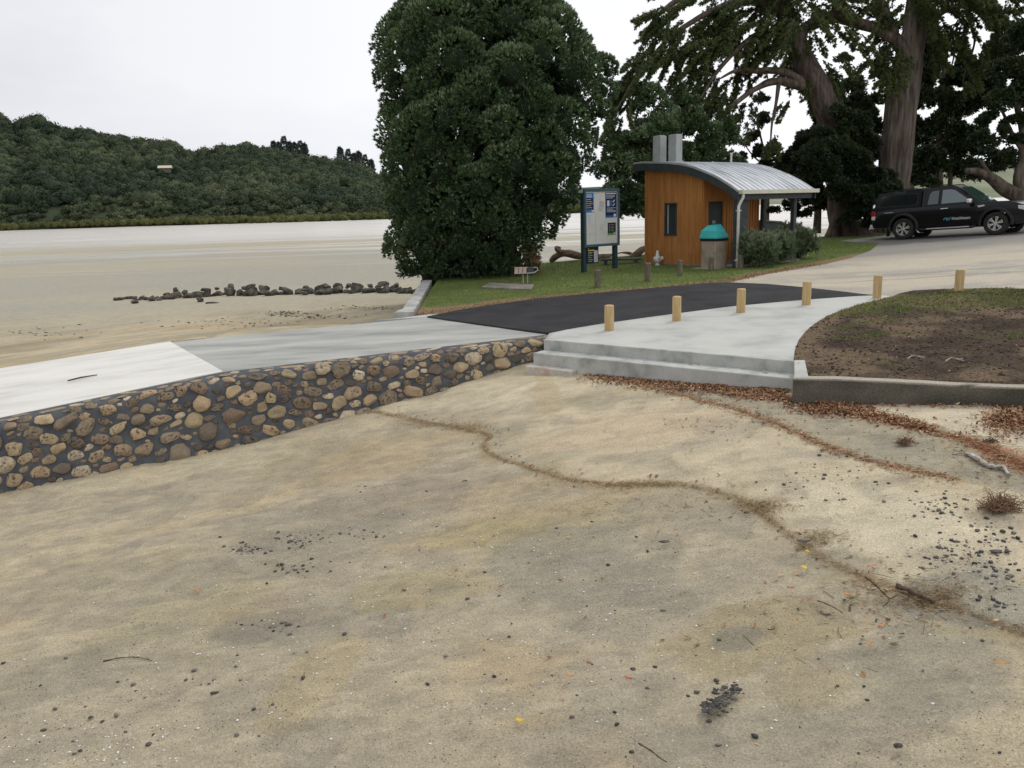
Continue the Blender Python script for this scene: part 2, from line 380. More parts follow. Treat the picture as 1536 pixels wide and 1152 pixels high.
# beyond 50 m the flat is a wet film: lower roughness in streaks
t_ = M_sand.node_tree
_p = [n for n in t_.nodes if n.type == 'BSDF_PRINCIPLED'][0]; _src = _p.inputs['Base Color'].links[0].from_socket
_tc = N(t_, 'ShaderNodeTexCoord'); _m = N(t_, 'ShaderNodeMapping'); _m.inputs['Scale'].default_value = (1, 1.9, 1); _m.inputs['Rotation'].default_value = (0, 0, .35); L(t_, _tc.outputs['Object'], _m.inputs[0])
_n = N(t_, 'ShaderNodeTexNoise', inp={'Scale': 3.2, 'Detail': 12, 'Roughness': .72, 'Distortion': .5}); L(t_, _m.outputs[0], _n.inputs[0])
_r = N(t_, 'ShaderNodeMapRange', inp={'From Min': .36, 'From Max': .64, 'To Min': .82, 'To Max': 1.11}); L(t_, _n.outputs[0], _r.inputs[0])
_x = N(t_, 'ShaderNodeMix', data_type='RGBA', blend_type='MULTIPLY'); _x.inputs[0].default_value = 1; L(t_, _src, _x.inputs[6]); L(t_, _r.outputs[0], _x.inputs[7]); 
_n2 = N(t_, 'ShaderNodeTexNoise', inp={'Scale': 190., 'Detail': 2, 'Roughness': .8}); L(t_, _tc.outputs['Object'], _n2.inputs[0])
_r2 = N(t_, 'ShaderNodeMapRange', inp={'From Min': .32, 'From Max': .68, 'To Min': .72, 'To Max': 1.26}); L(t_, _n2.outputs[0], _r2.inputs[0])
_x2 = N(t_, 'ShaderNodeMix', data_type='RGBA', blend_type='MULTIPLY'); _x2.inputs[0].default_value = 1; L(t_, _x.outputs[2], _x2.inputs[6]); L(t_, _r2.outputs[0], _x2.inputs[7]); L(t_, _x2.outputs[2], _p.inputs['Base Color'])
pb = [n for n in t_.nodes if n.type == 'BSDF_PRINCIPLED'][0]
ge = N(t_, 'ShaderNodeNewGeometry'); sx = N(t_, 'ShaderNodeSeparateXYZ'); L(t_, ge.outputs['Position'], sx.inputs[0])
mpw = N(t_, 'ShaderNodeMapping'); mpw.inputs['Scale'].default_value = (.012, .055, 1); L(t_, ge.outputs['Position'], mpw.inputs[0])
nw = N(t_, 'ShaderNodeTexNoise', inp={'Scale': 1., 'Detail': 8, 'Roughness': .68, 'Distortion': 1.0}); L(t_, mpw.outputs[0], nw.inputs[0])
y1 = N(t_, 'ShaderNodeMapRange', inp={'From Min': 38., 'From Max': 150., 'To Min': 0., 'To Max': .23}); L(t_, sx.outputs[1], y1.inputs[0])
y0 = N(t_, 'ShaderNodeMapRange', inp={'From Min': 24., 'From Max': 36., 'To Min': -.3, 'To Max': 0.}); L(t_, sx.outputs[1], y0.inputs[0])
ad = N(t_, 'ShaderNodeMath', operation='ADD'); L(t_, nw.outputs[0], ad.inputs[0]); L(t_, y1.outputs[0], ad.inputs[1])
ad2 = N(t_, 'ShaderNodeMath', operation='ADD'); L(t_, ad.outputs[0], ad2.inputs[0]); L(t_, y0.outputs[0], ad2.inputs[1])
wet = N(t_, 'ShaderNodeMapRange', inp={'From Min': .60, 'From Max': .67, 'To Min': .93, 'To Max': .28}); L(t_, ad2.outputs[0], wet.inputs[0]); L(t_, wet.outputs[0], pb.inputs['Roughness'])
wsp = N(t_, 'ShaderNodeMapRange', inp={'From Min': .60, 'From Max': .67, 'To Min': .12, 'To Max': .6}); L(t_, ad2.outputs[0], wsp.inputs[0]); L(t_, wsp.outputs[0], pb.inputs['Specular IOR Level'])
bn = [n for n in t_.nodes if n.type == 'BUMP'][0]
wb = N(t_, 'ShaderNodeMapRange', inp={'From Min': 14., 'From Max': 45., 'To Min': .8, 'To Max': .03}); L(t_, sx.outputs[1], wb.inputs[0]); L(t_, wb.outputs[0], bn.inputs['Strength'])
c = c*np.array([1.12, 1.12, 1.10]); g = mesh('ground', np.stack([X, Y, Z], -1), Fc, M_sand, smooth=True, col=c.reshape(-1, 3), origin=(0, 0, 0)); tag(g, kind='structure')

# ================================================================== SHEETS laid on the upper land
def sheet(name, poly, mat_, dz, step=.35, skirt=.0, out=0., kind='structure', colf=None, zf=land_z, fan=None):
    P = [Vector((float(p[0]), float(p[1]))) for p in poly]
    n = len(P); E = [(i, (i+1) % n) for i in range(n)]
    xs = [p.x for p in P]; ys = [p.y for p in P]
    gxx = []; lx = min(xs)
    pts = []
    for x in np.arange(max(min(xs), -12)+step/2, min(max(xs), 30), step):
        for y in np.arange(max(min(ys), 4)+step/2, min(max(ys), 46), step):
            pts.append((x+.13*step*math.sin(y*9), y))
    a = np.array(pts); k = inside(a[:, 0], a[:, 1], [(p.x, p.y) for p in P]); a = a[k]
    vs, _, fs, _, _, _ = delaunay_2d_cdt(P+[Vector((float(q[0]), float(q[1]))) for q in a], E, [list(range(n))], 1, 1e-5)
    V = np.array([(v.x, v.y) for v in vs]); z = zf(V[:, 0], V[:, 1])+dz; V = np.c_[V, z]
    fs = [list(f) for f in fs]
    VV = [tuple(v) for v in V]
    if skirt:
        cen = V[:, :2].mean(0); ecount = {}
        for f in fs:
            for i in range(len(f)):
                e = (f[i], f[(i+1) % len(f)]); ecount[e] = 1
        m_ = {}
        def dn(i):
            if i not in m_:
                d = V[i, :2]-cen; d = d/np.hypot(*d)*out
                m_[i] = len(VV); VV.append((V[i, 0]+d[0], V[i, 1]+d[1], V[i, 2]-skirt))
            return m_[i]
        for (a_, b_) in list(ecount):
            if (b_, a_) not in ecount: fs.append([b_, a_, dn(a_), dn(b_)])
    col = None
    if colf is not None:
        VA = np.array(VV); col = colf(VA[:, 0], VA[:, 1])
    o = mesh(name, VV, fs, mat_, smooth=True, col=col, origin=(VV[0][0], VV[0][1], 0))
    tag(o, kind=kind); return o
pxl = lambda Q: [land_pt(*p)[:2] for p in Q]
asphalt_far = [(690,466.5),(725,461),(760,456),(800,450),(860,444.5),(900,440.5),(950,436),(1000,431.5),(1050,427),(1090,425)]
asphalt_poly = pxl([(641,476.5)]+asphalt_far+[(1150,427.5),(1200,432),(1250,437.5),(1290,442.5),(1320,445.5),(1290,446.5),(1200,453),(1100,462),(1000,475),(900,489),(850,497.5),(821,502)])
LE = pxl([(625,474)]+asphalt_far[:9]+[(1085,424),(1110,420),(1150,411),(1190,404),(1235,396),(1270,389),(1300,382)])   # road side of the lawn
LEa = np.array(LE)
def lawn_col(x, y):
    n1 = fbm(x*.9, y*.9, o=4, s=4); n2 = fbm(x*5, y*5, o=3, s=7)
    c = np.zeros(x.shape+(3,))+np.array([.135, .175, .052])
    c = mixc(c, (.095, .125, .038), ss(.4, .65, n1)); c = mixc(c, (.19, .20, .065), ss(.55, .75, n2)*.5)
    d, s, a = dline(x, y, [(p[0], p[1]) for p in LE])
    wd = .42+.25*np.clip(1-a/4., 0, 1)*2.2
    c = mixc(c, (.235, .155, .09), ss(wd+.25, wd-.15, d+(n2-.5)*.6)*.95)
    return c
M_lawn = mat('lawn_turf', (.1, .15, .04), attr='Col', rough=.95, spec=.1, fine=.35, fscale=30, bump=.6, bscale=60, bdist=.03)
lawn_o = sheet('lawn', land_poly, M_lawn, 0., .22, skirt=1.5, out=.45, colf=lawn_col)
lot_poly = pxl([(1050,427.5),(1090,425),(1112,420.5),(1150,412),(1190,405.5),(1235,397.5),(1275,388),(1305,377),(1318,366)])+[(13.2,33.2),(16,35),(22,38),(60,44),(80,30),(70,0),(14,6.6)]+pxl([(1420,470),(1340,452),(1200,456),(1120,452),(1100,440)])
def lot_col(x, y):
    n1 = fbm(x*.35, y*.7, o=4, s=14); n2 = fbm(x*2.2, y*2.2, o=4, s=15)
    c = np.zeros(x.shape+(3,))+np.array([.46, .41, .32])
    c = mixc(c, (.36, .335, .28), ss(.4, .65, n1)); c = mixc(c, (.50, .45, .36), ss(.5, .7, n2)*.5)
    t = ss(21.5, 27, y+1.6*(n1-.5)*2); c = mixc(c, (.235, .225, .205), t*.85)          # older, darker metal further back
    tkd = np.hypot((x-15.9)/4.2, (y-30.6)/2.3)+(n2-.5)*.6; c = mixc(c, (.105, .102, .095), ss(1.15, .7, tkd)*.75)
    for off, wv in ((-.05, .13), (.95, .12)):                                         # two curved wheel tracks
        yy = 18.1+off+.035*(x-9)+.012*(x-14)**2
        c = mixc(c, (.20, .175, .135), ss(wv, wv*.35, np.abs(y-yy)+(n2-.5)*.07)*.6*ss(6.5, 8.5, x))
    return c
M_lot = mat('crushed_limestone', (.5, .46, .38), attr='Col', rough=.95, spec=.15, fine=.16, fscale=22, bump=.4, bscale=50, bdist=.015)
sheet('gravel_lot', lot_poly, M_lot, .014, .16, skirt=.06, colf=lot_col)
M_asph = mat('asphalt', (.020, .0205, .022), (.034, .0345, .036), scale=1.4, rough=.88, spec=.16, fine=.3, fscale=90, bump=.5, bscale=160, bdist=.006, rough2=.75, rscale=.8)
sheet('asphalt_road', asphalt_poly, M_asph, .028, .3, skirt=.03, out=.01)
soil_edge = [(1338,447.5),(1318,452),(1290,459),(1262,468),(1240,477),(1222,488),(1208,500),(1198,513),(1192,528),(1190,545)]
pad_px = [(817,512.5),(824,503),(850,497.5),(900,489),(1000,475),(1100,462),(1200,453),(1290,446.5),(1320,445.5)]+soil_edge
pad_poly = pxl(pad_px)
M_conc = mat('new_concrete', (.36, .37, .345), (.455, .46, .425), (.50, .50, .46), scale=1.1, detail=8, rough=.85, spec=.25, fine=.06, fscale=70, bump=.18, bscale=90, bdist=.006)
sheet('concrete_pad', pad_poly, M_conc, .036, .35, skirt=.16)
wall_t = [np.array([3.25, 9.34]), atz(1536, 587, 0.)[:2]]; wd_ = wall_t[1]-wall_t[0]; wd_ /= np.hypot(*wd_); wall_end = wall_t[0]+wd_*9.
wn = np.array([-wd_[1], wd_[0]]); wn = wn if wn[1] > 0 else -wn
soil_poly = pxl(soil_edge)+[ wall_t[0]+wn*.15+wd_*.2]+[wall_t[0]+wn*.15+wd_*t for t in (1, 2, 3, 5, 7)]+[(15, 7.2), (16, 12), (14.5, 15.2)]+pxl([(1536,437),(1460,436.5),(1400,437.5),(1365,440),(1345,444)])
def soil_col(x, y):
    n1 = fbm(x*1.0, y*1.3, o=4, s=31); n2 = fbm(x*4, y*4, o=4, s=32); n3 = fbm(x*1.4, y*1.1, o=4, s=33)
    c = np.zeros(x.shape+(3,))+np.array([.10, .074, .052])
    c = mixc(c, (.062, .046, .034), ss(.4, .65, n2)); c = mixc(c, (.20, .145, .095), ss(.5, .68, n3)*.85)
    d, s, a = dline(x, y, [tuple(p) for p in pxl(soil_edge)]); c = mixc(c, (.21, .155, .10), ss(.55, .1, d+(n2-.5)*.4)*.8)
    return c
M_soil = mat('topsoil', (.06, .045, .03), attr='Col', rough=.97, spec=.08, fine=.5, fscale=28, bump=1., bscale=30, bdist=.05)
def soil_z(x, y):
    d, s, a = dline(x, y, [tuple(p) for p in pxl(soil_edge)])
    return land_z(x, y)+.03+.05*ss(0, 1.2, d)*fbm(x*2.2, y*2.2, o=3, s=35)+.03*(fbm(x*9, y*9, o=2, s=36)-.5)*ss(0, .3, d)
sheet('soil_bed', soil_poly, M_soil, .0, .075, skirt=.12, colf=soil_col, zf=soil_z)

# ================================================================== RAMP
def strip(name, A, B, mat_, th=.3, n=24, m_=8, rough=.0):
    A = np.array(A, float); B = np.array(B, float); V = []; Fq = []
    for i in range(n+1):
        t = i/n*(len(A)-1); k = min(int(t), len(A)-2); f = t-k; a = A[k]*(1-f)+A[k+1]*f; b = B[k]*(1-f)+B[k+1]*f
        for j in range(m_+1):
            p = a+(b-a)*j/m_; V.append((p[0], p[1], p[2]+rough*(float(fbm(p[0]*2, p[1]*2))-.5)))
    w = m_+1
    for i in range(n):
        for j in range(m_): Fq.append((i*w+j, i*w+j+1, (i+1)*w+j+1, (i+1)*w+j))
    o0 = len(V); bd = [j for j in range(w)]+[i*w+m_ for i in range(1, n+1)]+[n*w+j for j in range(m_-1, -1, -1)]+[i*w for i in range(n-1, 0, -1)]
    for b in bd: V.append((V[b][0], V[b][1], V[b][2]-th))
    for i in range(len(bd)): Fq.append((bd[i], o0+i, o0+(i+1) % len(bd), bd[(i+1) % len(bd)]))
    o = mesh(name, V, Fq, mat_, origin=tuple(V[0])); bm = bmesh.new(); bm.from_mesh(o.data); bmesh.ops.recalc_face_normals(bm, faces=bm.faces); bm.to_mesh(o.data); bm.free()
    return o
dirn = (N1-N0)/np.linalg.norm(N1-N0)
M_rg = mat('ramp_concrete_grey', (.235, .245, .225), (.35, .355, .325), (.45, .445, .405), scale=.9, detail=9, rough=.85, spec=.25, stretch=(.45, 1.6, 1), fine=.08, fscale=60, bump=.3, bscale=50, bdist=.008)
M_rw = mat('ramp_concrete_white', (.56, .545, .49), (.67, .655, .60), (.72, .70, .645), scale=1.0, detail=9, rough=.88, spec=.2, stretch=(.5, 1.8, 1), fine=.05, fscale=60, bump=.3, bscale=60, bdist=.008)
o = strip('ramp_slab_grey', [N0, N1], [F0, F1], M_rg, rough=.01); tag(o, kind='structure')
o = strip('ramp_slab_white', [N1+(0,0,.012), N3], [F1+(0,0,.012), F3], M_rw, rough=.01); tag(o, kind='structure')
ap = [atz(560,481,-.02), atz(600,478,-.01), atz(625,474.5,.0), atz(690,466.8,.0), atz(642,476.6,0)]
mb = MB(); mb.V = [tuple(np.array(p)+(0,0,.012)) for p in ap]+[tuple(np.array(p)-(0,0,.3)) for p in ap]; n_ = 5
mb.F = [list(range(5)), [9,8,7,6,5]]+[[i, 5+i, 5+(i+1) % 5, (i+1) % 5] for i in range(5)]
tag(mb.build('concrete_apron', M_conc, bev=0), kind='structure')

# ------------------------------------------------------------------ the stone walls
def ico(sub):
    bm = bmesh.new(); bmesh.ops.create_icosphere(bm, subdivisions=sub, radius=1); V = np.array([v.co[:] for v in bm.verts]); Fq = np.array([[v.index for v in f.verts] for f in bm.faces]); bm.free(); return V, Fq
I3, I3F = ico(4); I2, I2F = ico(3); I1, I1F = ico(2)
def stone(a, b, cc, p, s, base=(I3, I3F), na=.10):
    D = base[0]
    r = (np.abs(D[:, 0])**p+np.abs(D[:, 1])**p+np.abs(D[:, 2])**p)**(-1/p)
    n = fbm(D[:, 0]*1.3+s, D[:, 1]*1.3-s, D[:, 2]*1.3+s*.7, o=2)-.5; n2 = fbm(D[:, 0]*6+s, D[:, 1]*6, D[:, 2]*6-s, o=3)-.5
    r = r*(1+na*3.2*n+na*.9*n2)
    V = D*r[:, None]
    rs = np.random.default_rng(int(s*1000)+1)
    for _ in range(7):
        nn = rs.normal(size=3); nn /= np.linalg.norm(nn); t = V@nn-rs.uniform(.62, .92); V = V-np.where(t > 0, t, 0)[:, None]*nn*.9
    V = V*(1+.10*n2)[:, None]
    return V*np.array([a, b, cc]), n2
PAL = np.array([(.40,.31,.19),(.33,.26,.165),(.22,.175,.12),(.29,.22,.145),(.12,.10,.078),(.17,.135,.10),(.46,.38,.26),(.38,.28,.17),(.26,.205,.145),(.22,.16,.11)])
def wall(name, A, B, prof, label, cat, seed, cap_only=False, density=1.):
    """stone-and-mortar wall along A->B->..., profile = list of (out, down) from the top edge; returns the thing"""
    r_ = np.random.default_rng(seed)
    P = np.array(A, float); S = np.r_[0, np.cumsum(np.hypot(*np.diff(P[:, :2], axis=0).T))]; Ltot = S[-1]
    side = B
    def at(s, w):
        k = int(np.clip(np.searchsorted(S, s)-1, 0, len(P)-2)); f = (s-S[k])/(S[k+1]-S[k]); p = P[k]*(1-f)+P[k+1]*f
        d = P[k+1]-P[k]; d = d/np.linalg.norm(d); n = np.array([d[1], -d[0], 0])*side; n /= np.linalg.norm(n)
        pr = prof(s); W = np.r_[0, np.cumsum(np.hypot(*np.diff(pr, axis=0).T))]
        w = min(max(w, 0), W[-1]-1e-6); j = int(np.clip(np.searchsorted(W, w)-1, 0, len(pr)-2)); g_ = (w-W[j])/(W[j+1]-W[j])
        q = pr[j]*(1-g_)+pr[j+1]*g_; t = pr[j+1]-pr[j]; t = t/np.hypot(*t)
        pos = p+n*q[0]+np.array([0, 0, -q[1]]); down = n*t[0]+np.array([0, 0, -t[1]]); nor = np.cross(d, down); nor /= np.linalg.norm(nor)
        if nor@(n+np.array([0, 0, 1.])) < 0: nor = -nor
        return pos, d, down, nor, W[-1]
    root = thing(name, tuple(P[0]-np.array([0, 0, .5])), label, cat)
    nS = int(Ltot/.06); nW = 22; V = []
    for i in range(nS+1):
        s = Ltot*i/nS; Wt = at(s, 0)[4]
        for j in range(nW+1):
            p, d, dn, nr, _ = at(s, Wt*j/nW); p2 = at(s, min(Wt*j/nW+.03, Wt))[0]
            k = .018*(float(fbm(s*6, j*.6, o=3))-.5)*(j > 0); V.append(p+nr*k)
    idx = np.arange((nS+1)*(nW+1)).reshape(nS+1, nW+1); Fq = np.stack([idx[:-1, :-1], idx[1:, :-1], idx[1:, 1:], idx[:-1, 1:]], -1).reshape(-1, 4)
    V = np.array(V)
    if np.cross(V[Fq[0][1]]-V[Fq[0][0]], V[Fq[0][2]]-V[Fq[0][0]])@at(0, 0)[3] < 0: Fq = Fq[:, ::-1]
    mesh('mortar', V, Fq.copy(), M_mortar, root, smooth=True, world_coords=True)
    ext0 = [at(0.001, w)[0] for w in np.linspace(0, at(0, 0)[4], 8)]
    done = []; VS = []; FS = []; CS = []; nv = 0
    def put(s, w, a, b, flat):
        nonlocal nv
        p, d, dn, nr, Wt = at(s, w)
        cc = min(a, b)*r_.uniform(.38, .62)*(.25 if flat else 1)
        v, n2 = stone(a*1.04, b*1.04, cc, r_.uniform(2.0, 3.2), r_.uniform(0, 99), (I2, I2F) if max(a, b) < .06 else (I3, I3F), .11 if not flat else .2)
        an = r_.uniform(-.45, .45); ca, sa = math.cos(an), math.sin(an)
        ax = d*ca+dn*sa; ay = -d*sa+dn*ca
        VV = p+v[:, :1]*ax+v[:, 1:2]*ay+v[:, 2:]*nr+nr*cc*(.12 if not flat else -.1)
        base_c = PAL[r_.integers(0, len(PAL))]*r_.uniform(.8, 1.15) if not flat else PAL[r_.choice([0, 1, 3, 6, 7, 8])]*r_.uniform(.8, 1.1)
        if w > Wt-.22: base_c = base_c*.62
        k = fbm(v[:, 0]*14, v[:, 1]*14, v[:, 2]*14+s, o=4)
        pit = ss(.36, .30, fbm(v[:, 0]*45, v[:, 1]*45, v[:, 2]*45, o=2, s=3)) if r_.random() < .55 else np.zeros(len(v))
        cc_ = base_c*(0.62+.76*k)[:, None]; cc_ = cc_*(1-.7*pit)[:, None]; VV = VV-nr*(pit*.006)[:, None]
        fi = I2F if len(v) == len(I2) else I3F
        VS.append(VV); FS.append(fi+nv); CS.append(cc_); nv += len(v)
    capw = np.hypot(*(prof(0)[1]-prof(0)[0]))
    for a0, tries in ((.125, 900), (.10, 2600), (.082, 5000), (.062, 7000), (.042, 5000)):
        for _ in range(int(tries*density)):
            s = r_.uniform(.05, Ltot-.05); Wt = at(s, 0)[4]; a = a0*r_.uniform(.78, 1.15); b = a*r_.uniform(.52, .80)
            if r_.random() < .12: b = a*.95
            if not cap_only: 
                if b > (Wt-capw)*.36: continue
                w = r_.uniform(capw+b*.9, Wt+.02)
                if a0 == .04 and r_.random() < .55: continue
            else: w = r_.uniform(0, Wt)
            if any(((s-q[0])/(a+q[2]+.006))**2+((w-q[1])/(b+q[3]+.006))**2 < 1 for q in done if abs(s-q[0]) < .5): continue
            done.append((s, w, a, b)); put(s, w, a, b, False)
    cd_ = []
    for _ in range(int(2600*density)):
        s = r_.uniform(.1, Ltot-.1); a = r_.uniform(.06, .17); b = r_.uniform(.04, .075); w = r_.uniform(b*1.1, max(capw-b*.3, b*1.2))
        if any(((s-q[0])/(a+q[2]+.015))**2+((w-q[1])/(b+q[3]+.012))**2 < 1 for q in cd_+done if abs(s-q[0]) < .4): continue
        cd_.append((s, w, a, b)); put(s, w, a, b, True)
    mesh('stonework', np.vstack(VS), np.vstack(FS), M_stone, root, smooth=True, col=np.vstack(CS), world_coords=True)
    return root
M_mortar = mat('mortar', (.062, .066, .073), (.094, .098, .104), (.16, .16, .162), scale=5, rough=.85, spec=.25, bump=.6, bscale=60, bdist=.012, hi=.8)
M_stone = mat('field_stone', (.3, .25, .2), attr='Col', rough=.88, spec=.2, fine=.25, fscale=55, bump=.9, bscale=70, bdist=.012)
n_face = np.array([dirn[1], -dirn[0], 0])          # horizontal normal candidates are resolved by 'side'
nd = np.array([dirn[1], -dirn[0]]); side_near = 1 if nd[1] < 0 else -1
A_near = [N0+dirn*(-.12), N1, N1+(N3-N1)*.95]
def prof_near(s):
    k = np.clip(s, 0, 12); p = np.array(A_near[0])+dirn*s
    base = {0: .46, 2.9: .80, 5.2: 1.02, 8.1: 1.0, 14: 1.0}; h = float(np.interp(k, list(base), list(base.values())))
    h += .25
    return np.array([(0, .0), (.24, .015), (.36, .09), (.36+.36*(h-.09), h)])
wall('stone_ramp_wall', A_near, side_near, prof_near, 'long sloping wall of rounded tan and brown stones set in dark grey mortar beside the boat ramp', 'stone wall', 5)
fd = (F1-F0)/np.linalg.norm(F1-F0); fn = np.array([fd[1], -fd[0]]); side_far = 1 if fn[1] > 0 else -1
wall('stone_ramp_edging', [F1+(F0-F1)*.12, F1, F1+(F3-F1)*.9], side_far, lambda s: np.array([(0, .0), (.14, .01), (.3, .3)]), 'low stone edging along the far side of the white ramp slab', 'edging', 8, density=.3)

# ------------------------------------------------------------------ steps, corner block, retaining wall
pl, pr_ = land_pt(817, 512.5), land_pt(1190, 545); e = (pr_-pl)[:2]; el = np.hypot(*e); e /= el; fw = np.array([e[1], -e[0]])
fw = fw if fw[1] < 0 else -fw
def along(s, f, z): q = pl[:2]+e*s+fw*f; return (q[0], q[1], z)
zt = .045
root = thing('concrete_steps', along(el/2, .3, -.4), 'pale new concrete steps leading from the sand up to the pad with posts', 'steps')
def stepbox(s0, s1, f0, f1, z0a, z0b, z1):
    mb = MB(); mb.V = [along(s0, f0, z0a), along(s1, f0, z0b), along(s1, f1, z0b), along(s0, f1, z0a), along(s0, f0, z1), along(s1, f0, z1), along(s1, f1, z1), along(s0, f1, z1)]
    mb.F = [(4,5,6,7),(0,4,7,3),(3,7,6,2),(2,6,5,1),(1,5,4,0),(0,3,2,1)]; mb.V = [mb.V[i] for i in range(8)]
    # tops: z0a/z0b are top heights, z1 bottom
    return mb
M_step = mat('step_concrete', (.28, .29, .265), (.42, .43, .40), (.50, .505, .475), scale=2.6, detail=8, rough=.85, spec=.25, fine=.08, fscale=60, bump=.3, bscale=60, bdist=.008)
stepbox(-.0, el+.04, -.03, .03, .037, .037, -.5).build('riser', M_step, root, bev=.012, wc=True)
stepbox(.03, el+.13, .032, .36, -.12, -.12, -.6).build('tread', M_step, root, bev=.014, wc=True)
mb = stepbox(.0, .84, .362, .54, -.295, -.30, -.7); fo = mb.build('footing', mat('footing_concrete', (.42,.40,.36), (.52,.49,.43), (.45,.33,.27), scale=6, rough=.9, bump=.6, bscale=20), root, bev=.02, wc=True)
fo['label'] = 'rough footing slab under the lowest step'
c0, c1 = land_pt(1191, 546)[:2], land_pt(1207, 545.5)[:2]; c2, c3 = land_pt(1213, 572)[:2], land_pt(1191, 573)[:2]
def poly_block(pts, z0, z1):
    n = len(pts); mb = MB(); mb.V = [(p[0], p[1], z1) for p in pts]+[(p[0], p[1], z0) for p in pts]
    mb.F = [tuple(range(n)), tuple(range(2*n-1, n-1, -1))]+[(i, n+i, n+(i+1) % n, (i+1) % n) for i in range(n)]; return mb
o = poly_block([c0, c1, c2, c3], -.5, .052).build('corner_block', M_conc, bev=.012); tag(o, 'short pale concrete kerb block joining the steps to the old wall', 'kerb')
o.name = 'concrete_kerb'
W0 = wall_t[0]+fw*0; 
V = []; Fq = []; nseg = 60
for i in range(nseg+1):
    q = wall_t[0]+wd_*9*i/nseg
    for (o_, z) in ((0, -.6), (-.012, -.12), (0, .02), (.012, .045), (.145, .05), (.15, -.5)):
        k = .012*(float(fbm(i*.6, z*7, o=3))-.5)
        V.append((q[0]+wn[0]*(o_+k), q[1]+wn[1]*(o_+k), z+k+.015*math.sin(i*.35)*(z > 0)*.4))
for i in range(nseg):
    for j in range(5): Fq.append((i*6+j, (i+1)*6+j, (i+1)*6+j+1, i*6+j+1))
Fq.append(tuple(range(6))); Fq.append(tuple(nseg*6+j for j in range(5, -1, -1)))
def rwcol(V):
    V = np.array(V); n = fbm(V[:, 0]*3, V[:, 1]*3, V[:, 2]*6, o=4); c = np.zeros((len(V), 3))+np.array([.075, .070, .056])
    c = mixc(c, (.13, .12, .095), ss(.4, .65, n)); c = mixc(c, (.42, .38, .31), (V[:, 2] > .038).astype(float)*.9); return c
V = np.array(V); 
M_old = mat('old_concrete', (.12, .11, .09), (.19, .175, .145), (.26, .24, .20), scale=4, detail=8, rough=.92, fine=.3, fscale=70, bump=.8, bscale=60, bdist=.012)
M_oldc = mat('old_concrete_wall', (.1, .1, .1), attr='Col', rough=.92, spec=.15, fine=.35, fscale=60, bump=.8, bscale=60, bdist=.012)
o = mesh('retaining_wall', V, Fq, M_oldc, col=rwcol(V), smooth=False); bm = bmesh.new(); bm.from_mesh(o.data); bmesh.ops.recalc_face_normals(bm, faces=bm.faces); bm.to_mesh(o.data); bm.free()
tag(o, 'low weathered dark grey concrete wall holding back the bare soil', 'retaining wall')
# kerb wall at the head of the beach
k0, k1 = np.array([-1.98, 16.95]), np.array([-2.3, 24.8]); kd = (k1-k0)/np.hypot(*(k1-k0)); kn = np.array([-kd[1], kd[0]]); kn = kn if kn[0] < 0 else -kn
V = []; Fq = []
for i in range(31):
    q = k0+(k1-k0)*i/30; w = .30+.12*max(0, 1-i/3)
    for (o_, z) in ((-.0, -.9), (0., .055), (w-.03, .05), (w, .02), (w+.10, -.9)):
        V.append((q[0]+kn[0]*o_, q[1]+kn[1]*o_-(.1 if i == 0 and z < 0 else 0), z+.012*math.sin(i*1.7)))
for i in range(30):
    for j in range(4): Fq.append((i*5+j, (i+1)*5+j, (i+1)*5+j+1, i*5+j+1))
Fq.append(tuple(range(5)))
o = mesh('beach_kerb', V, Fq, mat('kerb_concrete', (.27,.27,.25), (.40,.40,.37), (.50,.49,.45), scale=3, rough=.9, fine=.15, bump=.6, bscale=30)); bm = bmesh.new(); bm.from_mesh(o.data); bmesh.ops.recalc_face_normals(bm, faces=bm.faces); bm.to_mesh(o.data); bm.free()
tag(o, 'grey concrete edge wall between the mown grass and the beach', 'kerb')

# ------------------------------------------------------------------ timber posts
M_pine = mat('new_pine', (.40, .27, .12), (.50, .36, .17), (.56, .42, .22), scale=6, rough=.8, stretch=(6, 6, .6), bump=.4, bscale=12, bdist=.01, fine=.1)
M_oldw = mat('weathered_post', (.10, .085, .062), (.16, .135, .10), (.22, .19, .145), scale=9, rough=.92, stretch=(4, 4, .8), bump=.8, bscale=16, bdist=.02)
def post(name, loc, w, h, m_, tilt=(0, 0), rz=0, label='', group=''):
    mb = MB(); n = 8; V = []; prof = [(1.0, -.3), (1.0, h-.03), (.97, h-.01), (.80, h)]
    for s, z in prof:
        for k in range(n):
            a = 2*math.pi*(k+.5)/n; r = w/2*1.06*s; V.append((r*math.cos(a), r*math.sin(a), z))
    F_ = [(i*n+k, i*n+(k+1) % n, (i+1)*n+(k+1) % n, (i+1)*n+k) for i in range(3) for k in range(n)]+[tuple(3*n+k for k in range(n))]
    o = mesh(name, V, F_, m_, origin=(0, 0, 0)); bevel(o, .008, 2)
    o.location = loc; o.rotation_euler = (tilt[0], tilt[1], rz); return tag(o, label, 'bollard', group)
newp = [((914,499),(0,0)),((1015,484),(.01,-.01)),((1111,471.5),(0,.01)),((1209,460),(.01,.0)),((1315,450),(0,.015)),((1437.5,442),(.02,.055))]
lab = ['new pine post nearest the stone ramp wall, first of the row on the concrete pad','second new pine post from the ramp wall on the pad','third new pine post from the ramp wall, before the black asphalt','fourth new pine post from the ramp wall, below the downpipe of the hut','fifth new pine post, at the tapering tip of the concrete pad','leaning new pine post standing in the soil bed beyond the pad tip']
for i, ((px, py), tl) in enumerate(newp):
    p = land_pt(px, py); post('timber_bollard', (p[0], p[1], p[2]+.03), .152, .43, M_pine, tl, .3+.2*i, lab[i], 'new pine posts along the pad')
oldp = [((897,431),.30,.15),((971.5,422),.33,.145),((1020,413.5),.29,.125),((1066.5,406),.27,.14),((1111,402),.27,.15),((1150,398),.30,.12)]
